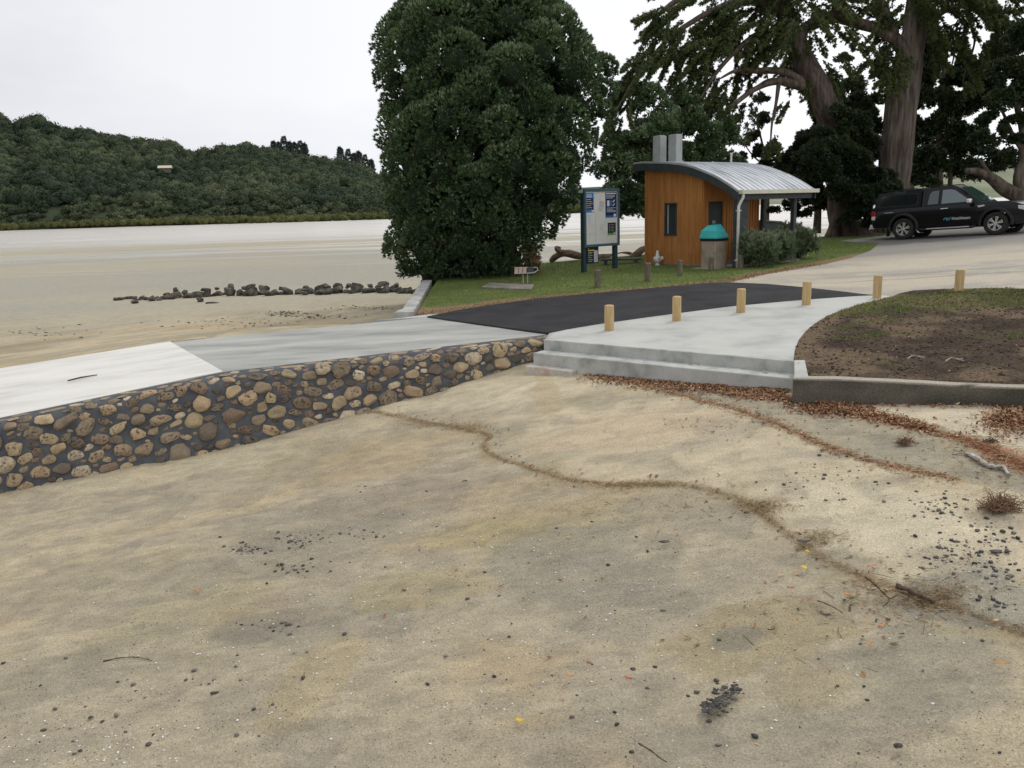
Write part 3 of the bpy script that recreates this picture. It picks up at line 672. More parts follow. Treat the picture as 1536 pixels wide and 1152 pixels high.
lab = ['short weathered post in front of the notice board','weathered post on the grass between the notice board and the hut','dark weathered post in front of the hut window wall','weathered post in front of the concrete rubbish bin','weathered post beside the foot of the white downpipe','weathered post half hidden in front of the grey green bushes']
for i, ((px, py), h, w) in enumerate(oldp):
    p = land_pt(px, py); post('timber_bollard', tuple(p), w*1.1, h*1.45, M_oldw, (.02*(i % 2), -.015), .5*i, lab[i], 'weathered posts along the grass verge')
# ================================================================== THE HUT (public toilet block), local x = along the gutter, y = up the gable
R_ = math.radians
M_clad = mat('orange_cladding', (.34, .138, .038), (.42, .182, .054), (.47, .215, .068), scale=2.2, detail=7, rough=.75, spec=.25, stretch=(3, 3, .35), bump=.25, bscale=30, fine=.1, fscale=30)
M_dark = mat('dark_trim_paint', (.032, .040, .042), (.05, .06, .062), scale=4, rough=.6, spec=.3)
M_door = mat('charcoal_door_paint', (.022, .025, .028), (.032, .035, .038), scale=3, rough=.5)
M_roof = mat('roof_steel', (.17, .185, .19), (.36, .385, .41), (.46, .485, .52), scale=1.6, detail=8, rough=.42, spec=.5, stretch=(2.4, .7, 1), lo=.3, hi=.62, fine=.1, fscale=30)
M_white = mat('white_paint', (.55, .56, .53), (.66, .66, .62), scale=5, rough=.5)
M_gutter = mat('cream_gutter', (.52, .52, .40), (.62, .61, .48), scale=4, rough=.5)
M_glass = mat('window_glass', (.03, .04, .045), (.05, .065, .07), scale=1, rough=.08, spec=.7)
M_vent = mat('vent_steel', (.30, .32, .31), (.38, .40, .385), scale=3, rough=.6)
M_timb = mat('grey_timber', (.05, .052, .05), (.10, .10, .095), scale=6, rough=.85, stretch=(1, 1, .3))
M_foot = M_old
hut = thing('toilet_block', (6.58, 24.0, .2), 'small orange timber hut with a curved grey metal roof, two roof vents and a porch', 'building', rz=math.atan2(.57, .82))
PR = [(-.06,2.14),(0,2.18),(.3,2.35),(.59,2.50),(.92,2.65),(1.25,2.77),(1.6,2.89),(1.93,2.98),(2.3,3.045),(2.65,3.09),(3.2,3.14),(3.85,3.18),(4.25,3.17)]
PY, PZ = zip(*PR); rz_ = lambda y: float(np.interp(y, PY, PZ))
ys = np.linspace(-.06, 4.25, 44)
def wallpoly(y0, y1, zb, drop):
    q = np.linspace(y0, y1, 16); return [(y0, zb)]+[(y1, zb)]+[(a, rz_(a)-drop) for a in q[::-1]]
# gable wall (x = .12) with a real opening for the window
mb = MB(); wy0, wy1, wz0, wz1 = 2.50, 2.97, .93, 1.88
for (a, b, zb, tp) in ((1.45, wy0, .0, None), (wy1, 3.88, .0, None), (wy0, wy1, 0., wz0), (wy0, wy1, wz1, None)):
    if tp is None:
        mb.prism(wallpoly(a, b, zb, .2), 'x', .12, .20)
    else: mb.prism([(a, zb), (b, zb), (b, tp), (a, tp)], 'x', .12, .20)
w_a = mb.build('gable_wall', M_clad, hut)
mb = MB()
for yb in np.arange(1.55, 3.86, .145):                                       # shallow cover strips on the boards
    z1 = rz_(yb)-.22
    if wy0-.03 < yb < wy1+.03:
        mb.box((.115, yb, (wz0-.04)/2+.01), (.014, .022, wz0-.06)); mb.box((.115, yb, (wz1+.04+z1)/2), (.014, .022, z1-wz1-.05))
    else: mb.box((.115, yb, z1/2+.01), (.014, .022, z1-.02))
mb.box((.112, 1.475, 1.3), (.02, .05, 2.58)); mb.box((.112, 3.85, 1.5), (.02, .05, 2.95)); mb.box((.11, 2.66, .33), (.012, 2.35, .02))
mb.build('cover_strips', M_clad, w_a)
# inner walls: door wall (y = 1.45), back and end walls
mb = MB(); d0, d1, dh = .36, 1.05, 1.9; e0, e1 = 1.71, 2.13
for a, b, z0, z1 in ((.20, d0, 0, 2.6), (d0, d1, dh, 2.6), (d1, e0, 0, 2.6), (e0, e1, dh, 2.6), (e1, 2.75, 0, 2.6)):
    mb.box(((a+b)/2, 1.49, (z0+z1)/2), (b-a, .08, z1-z0))
w_b = mb.build('porch_wall', M_clad, hut)
mb = MB()
for xb in list(np.arange(.17, d0-.02, .12))+list(np.arange(d1+.06, e0-.02, .12))+list(np.arange(e1+.07, 2.75, .12)): mb.box((xb, 1.437, 1.28), (.035, .026, 2.55))
mb.build('batten', M_clad, w_b)
MB().box((1.435, 3.84, 1.5), (2.6, .08, 3.0)).build('back_wall', M_clad, hut)
MB().prism(wallpoly(1.53, 3.8, 0, .2), 'x', 2.67, 2.75).build('end_wall', M_clad, hut)
for a, b, nm in ((d0, d1, 'door'), (e0, e1, 'door')):
    dr = MB().box(((a+b)/2, 1.50, dh/2), (b-a-.03, .04, dh-.02)).build('door', M_door, hut, bev=.004)
    mbf = MB(); mbf.box((a-.025, 1.44, dh/2), (.05, .05, dh)).box((b+.025, 1.44, dh/2), (.05, .05, dh)).box(((a+b)/2, 1.44, dh+.03), (b-a+.1, .05, .06)).build('door_frame', M_clad if a == d0 else M_dark, dr)
    MB().box((b-.07, 1.465, 1.0), (.02, .03, .14)).build('handle', M_vent, dr)
    if a == d0:
        mk = MB()
        for k, hh in ((-.045, .075), (0, .05), (.045, .075)):
            mk.box(((a+b)/2+k-.03, 1.476, 1.28), (.026, .004, hh)); mk.box(((a+b)/2+k-.03, 1.476, 1.28+hh/2+.014), (.02, .004, .018))
        mk.build('door_symbols', M_white, dr)
wf = MB()
wf.box((.125, (wy0+wy1)/2, wz0-.015), (.06, wy1-wy0+.06, .05)).box((.125, (wy0+wy1)/2, wz1+.0), (.05, wy1-wy0+.06, .045)).box((.125, wy0, (wz0+wz1)/2), (.05, .045, wz1-wz0)).box((.125, wy1, (wz0+wz1)/2), (.05, .045, wz1-wz0)).box((.16, wy1-.14, (wz0+wz1)/2), (.02, .025, wz1-wz0))
wfo = wf.build('window', M_dark, hut); MB().box((.175, (wy0+wy1)/2, (wz0+wz1)/2), (.01, wy1-wy0, wz1-wz0)).build('glass', M_glass, wfo)
MB().box((.172-.01, wy1-.08, (wz0+wz1)/2), (.006, .06, wz1-wz0-.06)).build('curtain', M_vent, wfo)
# roof: curved ribbed sheet
mb = MB(); xs = []; x = -.03
while x < 3.47: xs.append(x); x += .023
V = []; nx_ = len(xs)
for y in ys:
    for i, x in enumerate(xs):
        V.append((x, y, rz_(y)+.012+(.022 if (x+.03) % .23 < .045 else 0)))
b0 = len(V); V += [(v[0], v[1], rz_(v[1])-.02) for v in V]
Fq = []
ny_ = len(ys)
for j in range(ny_-1):
    for i in range(nx_-1):
        a = j*nx_+i; Fq.append((a, a+1, a+nx_+1, a+nx_)); Fq.append((b0+a+nx_, b0+a+nx_+1, b0+a+1, b0+a))
for i in range(nx_-1): Fq.append((i, b0+i, b0+i+1, i+1)); a = (ny_-1)*nx_+i; Fq.append((a+1, b0+a+1, b0+a, a))
for j in range(ny_-1): a = j*nx_; Fq.append((a, a+nx_, b0+a+nx_, b0+a)); a = j*nx_+nx_-1; Fq.append((a+nx_, a, b0+a, b0+a+nx_))
roof = mesh('roof', V, Fq, M_roof, hut)
def fascia(x0, x1, dep, name):
    V = []; Fq = []
    for y in ys:
        z = rz_(y)+.02; V += [(x0, y, z), (x1, y, z), (x1, y, z-dep), (x0, y, z-dep)]
    for j in range(len(ys)-1):
        for k in range(4): Fq.append((j*4+k, j*4+(k+1) % 4, (j+1)*4+(k+1) % 4, (j+1)*4+k))
    Fq += [(3, 2, 1, 0), tuple((len(ys)-1)*4+k for k in range(4))]
    mb = MB(); mb.add(V, Fq); return mb.build(name, M_dark, roof)
fascia(-.07, -.032, .27, 'fascia'); fascia(3.475, 3.51, .27, 'fascia')
fascia(-.075, .0, .045, 'barge_cap').data.materials.clear(); bpy.data.objects['barge_cap'].data.materials.append(M_vent)
MB().box((1.72, .03, 2.02), (3.36, .07, .2)).build('beam', M_dark, hut)
MB().box((1.72, 4.2, 3.0), (3.4, .05, .26)).build('beam', M_dark, hut)
gm = MB(); gm.prism([(-.18, 2.08), (-.18, 2.19), (-.165, 2.19), (-.165, 2.095), (-.075, 2.095), (-.075, 2.17), (-.06, 2.17), (-.06, 2.08)], 'x', -.05, 3.52)
gm.box((-.045, -.12, 2.135), (.012, .12, .11)); gm.box((3.515, -.12, 2.135), (.012, .12, .11)); gm.build('gutter', M_gutter, roof)
MB().tube([(.06, -.12, 2.08), (.06, -.12, 1.98), (.03, -.06, 1.86), (.0, -.02, 1.74), (.0, -.02, .0)], .042, 12).build('downpipe', M_white, hut, smooth=True)
for z in (1.62, .22): MB().box((-.0, -.02, z), (.13, .10, .025)).build('pipe_bracket', M_white, hut)
for (x, y) in ((.09, .13), (2.80, .2), (2.80, 1.33), (.09, 1.0)):
    if (x, y) == (.09, 1.0): continue
    MB().box((x, y, (rz_(y)-.05)/2), (.13, .13, rz_(y)-.08)).build('post', M_dark, hut, bev=.006)
MB().box((.42, .16, 1.0), (.42, .03, 2.0)).build('porch_screen', M_dark, hut)
rl = MB().box((1.72, .13, .93), (2.1, .09, .05)).box((1.72, .13, .14), (2.1, .05, .06)).box((2.8, .77, .93), (.09, 1.0, .05))
for xb in np.arange(.70, 2.75, .105): rl.box((xb, .13, .53), (.06, .025, .76))
for yb in np.arange(.32, 1.25, .105): rl.box((2.8, yb, .53), (.025, .06, .76))
rl.build('railing', M_timb, hut)
MB().box((1.5, .72, .05), (2.85, 1.45, .08)).build('porch_floor', M_old, hut)
MB().box((1.45, 2.65, -.02), (2.72, 2.5, .1)).build('foundation', M_old, hut)
for yy in (4.12, 3.42):
    z0 = rz_(yy)-.03; MB().box((1.0, yy, z0+.44), (.28, .34, .9)).box((1.0, yy, z0+.895), (.24, .28, .02)).box((1., yy, z0+.06), (.36, .40, .05)).build('roof_vent', M_vent, roof, bev=.008)
MB().tube([(2.6, 2.5, 3.0), (2.6, 2.5, 3.36)], .03, 10).tube([(2.6, 2.5, 3.36), (2.6, 2.5, 3.42)], .045, 10).build('vent_pipe', M_white, roof)

# grey cabinet beyond the porch
p = aty(1154, 360, 29.5); gz = float(land_z(p[0], p[1]))
cb = thing('concrete_table', (p[0], p[1], gz), 'grey green box with a sloping lid standing beyond the hut porch', 'cabinet', rz=.35)
MB().prism([(-.62, 0), (.62, 0), (.62, .82), (.1, 1.04), (-.62, 1.1)], 'y', -.45, .45).build('body', mat('grey_green_box', (.055, .06, .052), (.09, .095, .082), scale=3, rough=.9), cb, bev=.02)
MB().prism([(-.66, 1.105), (.1, 1.045), (.66, .82), (.66, .87), (.1, 1.10), (-.66, 1.16)], 'y', -.49, .49).build('lid', mat('grey_green_lid', (.10, .108, .095), (.14, .15, .13), scale=4, rough=.85), cb)
cb.name = 'storage_cabinet'

# ------------------------------------------------------------------ litter bin
p = land_pt(1072, 403)
bn_ = thing('rubbish_bin', (p[0]+.05, p[1]+.35, p[2]), 'concrete rubbish bin with a turquoise hooded lid beside the hut door', 'bin', rz=R_(38))
M_bin = mat('exposed_aggregate', (.26, .215, .16), (.34, .285, .215), (.36, .26, .21), scale=2.5, rough=.92, fine=.35, fscale=60, bump=.6, bscale=50)
MB().box((0, 0, .39), (.52, .52, .80)).build('body', M_bin, bn_, bev=.02)
MB().box((0, 0, .825), (.58, .58, .065)).build('rim', mat('black_rubber', (.012,.013,.016), rough=.6), bn_, bev=.01)
M_turq = mat('turquoise_plastic', (.045, .42, .42), (.06, .48, .47), scale=3, rough=.35, spec=.5)
MB().box((0, 0, .895), (.60, .60, .075)).build('lid_base', M_turq, bn_, bev=.012)
# hood: hip-shaped dome open on the right-hand (+x) side
b = .285; t_h = .14; z0, z1, z2 = .93, 1.10, 1.26
hv = [(-b, -b, z0), (b, -b, z0), (b, b, z0), (-b, b, z0), (-b*.93, -b*.93, z0+.15), (b*.62, -b*.93, z0+.13), (b*.62, b*.93, z0+.15), (-b*.93, b*.93, z0+.15), (-t_h, -t_h, z2-.03), (t_h*.9, -t_h, z2), (t_h*.9, t_h, z2), (-t_h, t_h, z2-.03), (b*.95, -b*.55, z0+.02), (b*.95, b*.55, z0+.02)]
mb = MB(); mb.add(hv, [(0, 1, 5, 4), (3, 7, 6, 2), (0, 4, 7, 3), (4, 5, 9, 8), (7, 11, 10, 6), (4, 8, 11, 7), (8, 9, 10, 11), (5, 6, 10, 9)])
ho = mb.build('hood', M_turq, bn_, fixn=False); sm = ho.modifiers.new('solid', 'SOLIDIFY'); sm.thickness = .012
MB().box((.02, 0, .95), (.42, .42, .04)).build('opening', mat('bin_inside', (.01, .01, .012), rough=.9), bn_)
MB().box((.275, -.02, .70), (.02, .04, .13)).build('latch', mat('rust_latch', (.12, .06, .035), rough=.8), bn_)
MB().box((0, .0, -.02), (.95, .85, .06)).build('slab', mat('bin_slab', (.30,.27,.21), (.38,.35,.28), scale=4, rough=.95), bn_)

# ------------------------------------------------------------------ white standpipe by the wall
p = land_pt(986, 398)
sp_ = thing('standpipe', (p[0], p[1], p[2]), 'short white standpipe with a side outlet at the foot of the orange wall', 'pipe', rz=.3)
mb = MB().lathe([(0, -.05), (.07, -.05), (.075, .02), (.06, .04), (.055, .10), (.12, .12), (.125, .26), (.06, .29), (.05, .36), (.04, .37), (.035, .46), (0, .47)], n=16)
mb.build('body', M_white, sp_, smooth=True); MB().tube([(0, 0, .21), (.13, -.02, .21), (.17, -.02, .22)], [.05, .05, .075], 12).build('outlet', M_white, sp_, smooth=True); MB().box((-.01, -.1, .22), (.05, .12, .05)).build('tap', M_vent, sp_, bev=.01)

# ------------------------------------------------------------------ notice board
pa, pb_ = np.array([2.36, 25.5]), np.array([3.42, 26.35]); gz = float(land_z(*pa)); ang = math.atan2(pb_[1]-pa[1], pb_[0]-pa[0]); Wd = float(np.hypot(*(pb_-pa)))
nb = thing('notice_board', (pa[0], pa[1], gz), 'tall teal framed notice board with maps and blue posters standing on the grass', 'notice board', rz=ang)
M_teal = mat('teal_paint', (.045, .085, .10), (.065, .115, .13), scale=3, rough=.55); M_tealD = mat('dark_teal_paint', (.022, .045, .055), (.032, .058, .07), scale=3, rough=.6)
zb, zt_ = .80, 2.46
for x in (0., Wd): MB().box((x, .07, 1.13), (.13, .13, 2.5)).build('post', M_tealD, nb, bev=.008)
MB().box((Wd/2+.02, .0, (zb+zt_)/2), (Wd+.05, .03, zt_-zb-.05)).build('panel', mat('board_map_white', (.52, .53, .50), (.60, .605, .575), (.57, .53, .47), scale=4, rough=.6, lo=.3, hi=.7), nb)
fr = MB(); x0, x1 = -.06, Wd+.1
fr.box(((x0+x1)/2, -.02, zt_), (x1-x0, .07, .08)).box(((x0+x1)/2, -.02, zb), (x1-x0, .07, .08)).box((x0+.035, -.02, (zb+zt_)/2), (.07, .07, zt_-zb-.08)).box((x1-.035, -.02, (zb+zt_)/2), (.07, .07, zt_-zb-.08))
fr.build('frame', M_teal, nb, bev=.004)
fl_ = lambda n, c, r=.5: mat(n, c, rough=r)
Mb1, Mb2, Mb3, Mwt, Mye, Mgr, Mbk = fl_('poster_blue', (.02, .18, .48)), fl_('poster_navy', (.012, .025, .075)), fl_('poster_black', (.018, .018, .028)), fl_('poster_white', (.6, .62, .66)), fl_('poster_yellow', (.65, .38, .03)), fl_('poster_green', (.10, .30, .05)), fl_('sign_black', (.012, .014, .018))
Mgy = fl_('poster_grey_print', (.42, .43, .45)); Mpk = fl_('poster_pink_print', (.55, .38, .33)); Mlb = fl_('poster_midblue', (.03, .13, .30))
h_ = zt_-zb; 
def rect(mb, u0, u1, v0, v1, dpt, mat_=None, name='poster', parent=None, th=.004):
    """u across 0..1, v down 0..1 of the panel"""
    X0, X1 = .02+u0*(Wd), .02+u1*Wd; Z0, Z1 = zt_-.05-v1*(h_-.09), zt_-.05-v0*(h_-.09)
    m_ = MB() if mb is None else mb
    m_.box(((X0+X1)/2, -.015-dpt, (Z0+Z1)/2), (X1-X0, th, Z1-Z0))
    return m_.build(name, mat_, parent or nb) if mb is None else m_
p1 = rect(None, -.01, .25, .02, .39, .003, Mb1)
rect(None, -.01, .23, .12, .335, .006, Mb3, 'poster_field', p1)
mb = MB(); 
for k in range(5): rect(mb, .02, .045, .14+k*.038, .155+k*.038, .009); rect(mb, .06, .06+.1+.03*((k*7) % 3), .143+k*.038, .151+k*.038, .009)
rect(mb, .02, .18, .05, .065, .006); rect(mb, .02, .19, .085, .1, .006); rect(mb, .18, .24, .345, .38, .006); mb.build('print', Mwt, p1)
p2 = rect(None, .62, .985, .015, .50, .003, Mb2)
rect(None, .62, .985, .46, .50, .006, Mlb, 'poster_band', p2)
mb = MB(); rect(mb, .64, .96, .03, .05, .006)
for v in (.075, .095, .12): rect(mb, .64, .92-.06*(v > .11), v, v+.008, .006)
rect(mb, .67, .74, .17, .28, .008); rect(mb, .88, .95, .43, .485, .009)
for v in (.31, .335, .36, .385): rect(mb, .66, .95-.1*((v*100) % 2 > 1), v, v+.008, .006)
for k in (0, .07): mb.add([(.02+a_*Wd, -.024, zt_-.05-b_*(h_-.09)) for a_, b_ in ((.84, .195+k), (.87, .21+k), (.93, .16+k), (.91, .155+k))], [(0, 1, 2, 3)])
mb.build('print', Mwt, p2); rect(None, .74, .82, .17, .28, .007, Mlb, 'print', p2)
p3_ = rect(None, .69, .95, .60, .84, .003, Mb3); rect(None, .69, .95, .80, .84, .006, Mgr, 'poster_band', p3_)
mb = MB()
for k in range(5): rect(mb, .73, .74+.02, .635+k*.03, .645+k*.03, .006); rect(mb, .79, .90-.03*(k % 2), .637+k*.03, .643+k*.03, .006)
rect(mb, .88, .94, .785, .83, .008); mb.build('print', Mgy, p3_)
mb = MB(); rect(mb, .43, .57, .20, .29, .003)
for k in range(7): rect(mb, .40, .56-.05*(k % 2), .30+k*.011, .303+k*.011, .003)
for k in range(6): rect(mb, .44, .60-.04*(k % 3), .63+k*.022, .636+k*.022, .003)
for q in ((.10, .22, .63, .637), (.14, .19, .65, .656), (.08, .30, .80, .806), (.05, .2, .44, .446), (.3, .31, .4, .95)): rect(mb, *q, .003)
mb.build('map_print', Mgy, nb); rect(None, .44, .56, .175, .215, .004, Mpk, 'map_print', nb); rect(None, .08, .16, .45, .60, .002, mat('map_water', (.48, .54, .58), rough=.6), 'map_print', nb)
ls = MB().box((.30, .0, .51), (.50, .03, .50)).build('lower_sign', Mbk, nb)
mb = MB().box((.43, -.018, .47), (.17, .004, .36)).box((.12, -.018, .71), (.03, .004, .03))
for k, (w_, z_) in enumerate(((.2, .6), (.16, .56), (.19, .50), (.15, .44), (.19, .38), (.17, .33))): mb.box((.10+w_/2, -.018, z_), (w_, .004, .014))
mb.build('print', Mgy, ls); MB().box((.24, -.018, .66), (.28, .004, .035)).build('print', Mye, ls)

# ------------------------------------------------------------------ small tilted story panel under the big tree, and its slab
p = land_pt(788, 427)
sl = [land_pt(*q)[:2] for q in ((722, 433.5), (797, 436), (801, 428.5), (735, 426.5))]
zz = float(land_z(*sl[0])); o = poly_block(sl, zz-.1, zz+.055).build('paving_slab', M_old, bev=.008); tag(o, 'grey concrete slab set in the grass under the big tree', 'slab')
it = thing('story_panel', (p[0], p[1]+.1, p[2]+.03), 'low tilted sign of three pale pink panels on a metal frame under the big tree', 'sign', rz=-.1)
leg = MB().tube([(-.08, 0, 0), (-.08, .02, .42)], .02, 8).tube([(.10, 0, 0), (.10, .02, .42)], .02, 8).build('leg', M_vent, it)
fr = MB().tube([(-.42, -.08, .36), (.05, -.1, .36), (.35, -.04, .37), (.5, .1, .44), (.48, .22, .52)], .018, 8).tube([(-.42, .1, .56), (.48, .22, .54)], .018, 8).build('frame', M_vent, it)
it.scale = (.68, .68, .75); M_pink = mat('pale_story_panel', (.30, .20, .16), (.38, .29, .24), scale=6, rough=.6)
tl = Matrix.Rotation(R_(48), 3, 'X')
for k in range(3): MB().box((-.34+k*.165, .0, .47), (.145, .27, .02), tl).build('panel', M_pink, it, bev=.004)
MB().box((.22, .05, .47), (.24, .24, .015), tl).build('panel', M_door, it)

# ------------------------------------------------------------------ driftwood log and low plank bench behind the notice board
M_drift = mat('driftwood', (.10, .065, .045), (.20, .14, .10), (.28, .215, .16), scale=5, rough=.9, stretch=(.6, 3, 3), bump=1, bscale=20, bdist=.03)
def wpts(q, Y_, dz=0): return [aty(a, b, y_) for (a, b, y_) in q]
lg = smooth_path(wpts([(826,391,31.2),(834,384,31),(848,380,31),(868,384,31.2),(890,386,31.4),(912,384,31.6),(932,379,31.8),(948,381,32),(958,389,32.2)], 0), 3)
n_ = len(lg); bz = lg[:, 2].min()-.05
root = thing('driftwood_log', tuple(lg[0]-(0, 0, .1)), 'long twisted driftwood log lying on the edge of the bank behind the notice board', 'log')
mb = MB(); mb.tube(lg, [.04+.10*math.sin(math.pi*min(1, i/n_*1.3+.12))+.02*math.sin(i) for i in range(n_)], 10, rough=.22, ph=3); mb.build('trunk', M_drift, root, smooth=True, wc=True)
mb = MB(); mb.tube(smooth_path(wpts([(852,381,31.),(838,377,30.9),(834,371,30.9),(841,372,31)], 0), 3), [.10, .11, .10, .09, .09, .08, .07, .06, .05, .03], 8, rough=.2); mb.build('root_stub', M_drift, root, smooth=True, wc=True)
lg = smooth_path(wpts([(944,388,31.5),(955,381,31.4),(964,374,31.4),(975,371,31.6),(990,374,31.8)], 0), 3)
mb = MB(); mb.tube(lg, [.08+.05*math.sin(i*.4) for i in range(len(lg))], 9, rough=.2)
o = mb.build('driftwood_log', M_drift, smooth=True); tag(o, 'curved grey driftwood limb resting against the left end of the hut', 'log')
pl_ = land_pt(938, 400); pb2 = thing('plank_bench', (pl_[0], pl_[1]+1.1, pl_[2]), 'low dark plank bench between the notice board and the hut', 'bench', rz=-.05)
MB().box((0, 0, .17), (1.35, .34, .06)).build('seat', M_timb, pb2, bev=.01)
for sx_ in (-.5, .5): MB().box((sx_, 0, .07), (.1, .26, .16)).build('leg', M_timb, pb2)

# ------------------------------------------------------------------ timber entrance barrier behind the pickup
pA, pB = land_pt(1271, 354), aty(1316, 350, 35.2); gz = float(pA[2]); ang = math.atan2(pB[1]-pA[1]-.3, pB[0]-pA[0])
M_rail = mat('brown_rail', (.065, .042, .030), (.11, .075, .055), scale=5, rough=.85, stretch=(.5, 3, 3))
rb = thing('timber_barrier', (pA[0], pA[1], gz), 'dark brown timber rail with pale lettering blocks between the big tree trunk and the pickup', 'fence', rz=.12)
MB().box((0, 0, .4), (.17, .14, 1.0)).build('post', M_rail, rb, bev=.01); MB().box((1.75, 0, .4), (.17, .14, 1.0)).build('post', M_rail, rb, bev=.01)
MB().box((.8, -.09, .93), (2.5, .06, .26)).build('top_rail', M_rail, rb, bev=.01); MB().box((.8, -.09, .64), (2.4, .05, .20)).build('lower_rail', mat('grey_brown_rail', (.10,.085,.075), (.14,.12,.10), scale=5, rough=.85), rb, bev=.01)
MB().box((-.15, -.13, .70), (.30, .02, .15)).build('sign_plate', M_white, rb)
mb = MB()
for k in range(9):
    x = .32+k*.115; hh = .11 if k % 3 else .09
    mb.box((x, -.125, .66), (.022, .01, hh)); mb.box((x+.03, -.125, .66+.045*(1 if k % 2 else -1)), (.05, .01, .02)); 
    if k % 2: mb.box((x+.05, -.125, .655), (.018, .01, hh*.8))
mb.build('lettering', mat('lettering_paint', (.42, .44, .50), rough=.6), rb)

# ------------------------------------------------------------------ rocks of the low groyne
M_rock = mat('dark_rock', (.045, .042, .037), (.105, .096, .08), (.19, .175, .145), scale=2.2, detail=8, rough=.92, fine=.25, fscale=30, bump=1, bscale=14, bdist=.05)
protos = []
def rockmesh(seed, base=(I2, I2F)):
    r_ = np.random.default_rng(seed); D = base[0]; V = D.copy()
    for _ in range(16):                                   # planar cuts give angular faces
        n = r_.normal(size=3); n /= np.linalg.norm(n); d = r_.uniform(.42, .80); t = V@n-d; V = V-np.where(t > 0, t, 0)[:, None]*n
    V = V*(1+.10*(fbm(D[:, 0]*3+seed, D[:, 1]*3, D[:, 2]*3, o=4)-.5))[:, None]
    return V*np.array([1, r_.uniform(.65, .9), r_.uniform(.55, .8)])
for s in range(7):
    o = mesh('rock', rockmesh(s+3), I2F, M_rock, origin=(0, 0, 0), smooth=False); tag(o, 'dark rough rock lying in the low rock line across the tidal flat', 'rock', 'rocks of the low rock line'); protos.append(o)
rr = np.random.default_rng(11); used = set()
def put_rock(px, py, s, lift=0, lab=None, grp=True):
    k = int(rr.integers(0, 7)); o = protos[k]
    if k in used or lab: o = o.copy(); COL.objects.link(o)
    else: used.add(k)
    p = sand_pt(px, py); o.location = (p[0], p[1], p[2]+s*.25+lift); o.scale = (s, s, s*rr.uniform(.8, 1.1)); o.rotation_euler = (rr.uniform(-.5, .5), rr.uniform(-.5, .5), rr.uniform(0, 6.3))
    if lab:
        o['label'] = lab
        if 'group' in o: del o['group']
    return o
line = np.array([(172,451),(190,449),(232,451),(262,448),(300,446),(340,443),(400,443),(450,442),(500,441),(540,439),(580,439),(632,441)], float)
Ls = np.r_[0, np.cumsum(np.hypot(*np.diff(line, axis=0).T))]
x = 0.
while x < Ls[-1]:
    px = np.interp(x, Ls, line[:, 0]); py = np.interp(x, Ls, line[:, 1]); s = rr.uniform(.22, .44)*(1 if px > 225 else .5)
    put_rock(px, py+rr.uniform(-1.2, 1), s); 
    if px > 240 and rr.random() < .6: put_rock(px+rr.uniform(-4, 4), py-3+rr.uniform(-1, .5), s*.8, .10+.08*rr.random())
    x += s*30*rr.uniform(.8, 1.15)
put_rock(300, 453, .26, 0, 'dark pointed rock standing alone in front of the rock line'); put_rock(203, 455, .22, 0, 'squat dark rock lying alone in front of the left end of the rock line')
o = put_rock(320, 455, .24, -.05, 'flat tan rock on the sand in front of the rock line'); o.scale = (.33, .2, .1); o.rotation_euler = (0, 0, 0)
# ================================================================== BLACK PICKUP WITH CANOPY (local x forward, y to its left, z up)
WHB = 3.15
Mp = mat('black_car_paint', (.0035, .004, .006), rough=.32, spec=.22, coat=.22)
Mpl = mat('black_trim_plastic', (.014, .015, .016), (.022, .023, .024), scale=6, rough=.7)
Mgl = mat('tinted_glass', (.010, .012, .014), rough=.06, spec=.9)
Mgl2 = mat('clear_car_glass', (.09, .125, .135), rough=.05, spec=1.)
Mgl3 = mat('rear_side_glass', (.035, .045, .05), rough=.06, spec=.9)
Mws = mat('windscreen_glass', (.030, .065, .048), rough=.04, spec=1.)
Mch = mat('chrome', (.70, .71, .72), rough=.28, metal=.55)
Mal = mat('alloy_wheel', (.50, .50, .47), (.60, .60, .57), scale=8, rough=.38, metal=.6)
Mty = mat('tyre_rubber', (.018, .018, .018), (.035, .033, .03), scale=9, rough=.85)
Mrd = mat('red_lens', (.38, .008, .012), rough=.15, spec=.7); Mwl = mat('clear_lens', (.55, .56, .55), rough=.15, spec=.7)
h0 = np.array([2.08, -2.32]); h0 /= np.hypot(*h0); lf = np.array([-h0[1], h0[0]])
c0_ = np.array([14.92, 31.48]); c1_ = c0_+h0*WHB
za, zb_ = float(land_z(*c0_))+.014, float(land_z(*c1_))+.014
tk = thing('pickup_truck', (c0_[0]+lf[0]*.78, c0_[1]+lf[1]*.78, za), 'black extended cab pickup with a canopy over its tray, parked under the trees', 'pickup')
tk.rotation_euler = (0, -math.atan2(zb_-za, WHB), math.atan2(h0[1], h0[0]))
def arc(cx, cz, r, a0, a1, n=10): return [(cx+r*math.cos(R_(a)), cz+r*math.sin(R_(a))) for a in np.linspace(a0, a1, n)]
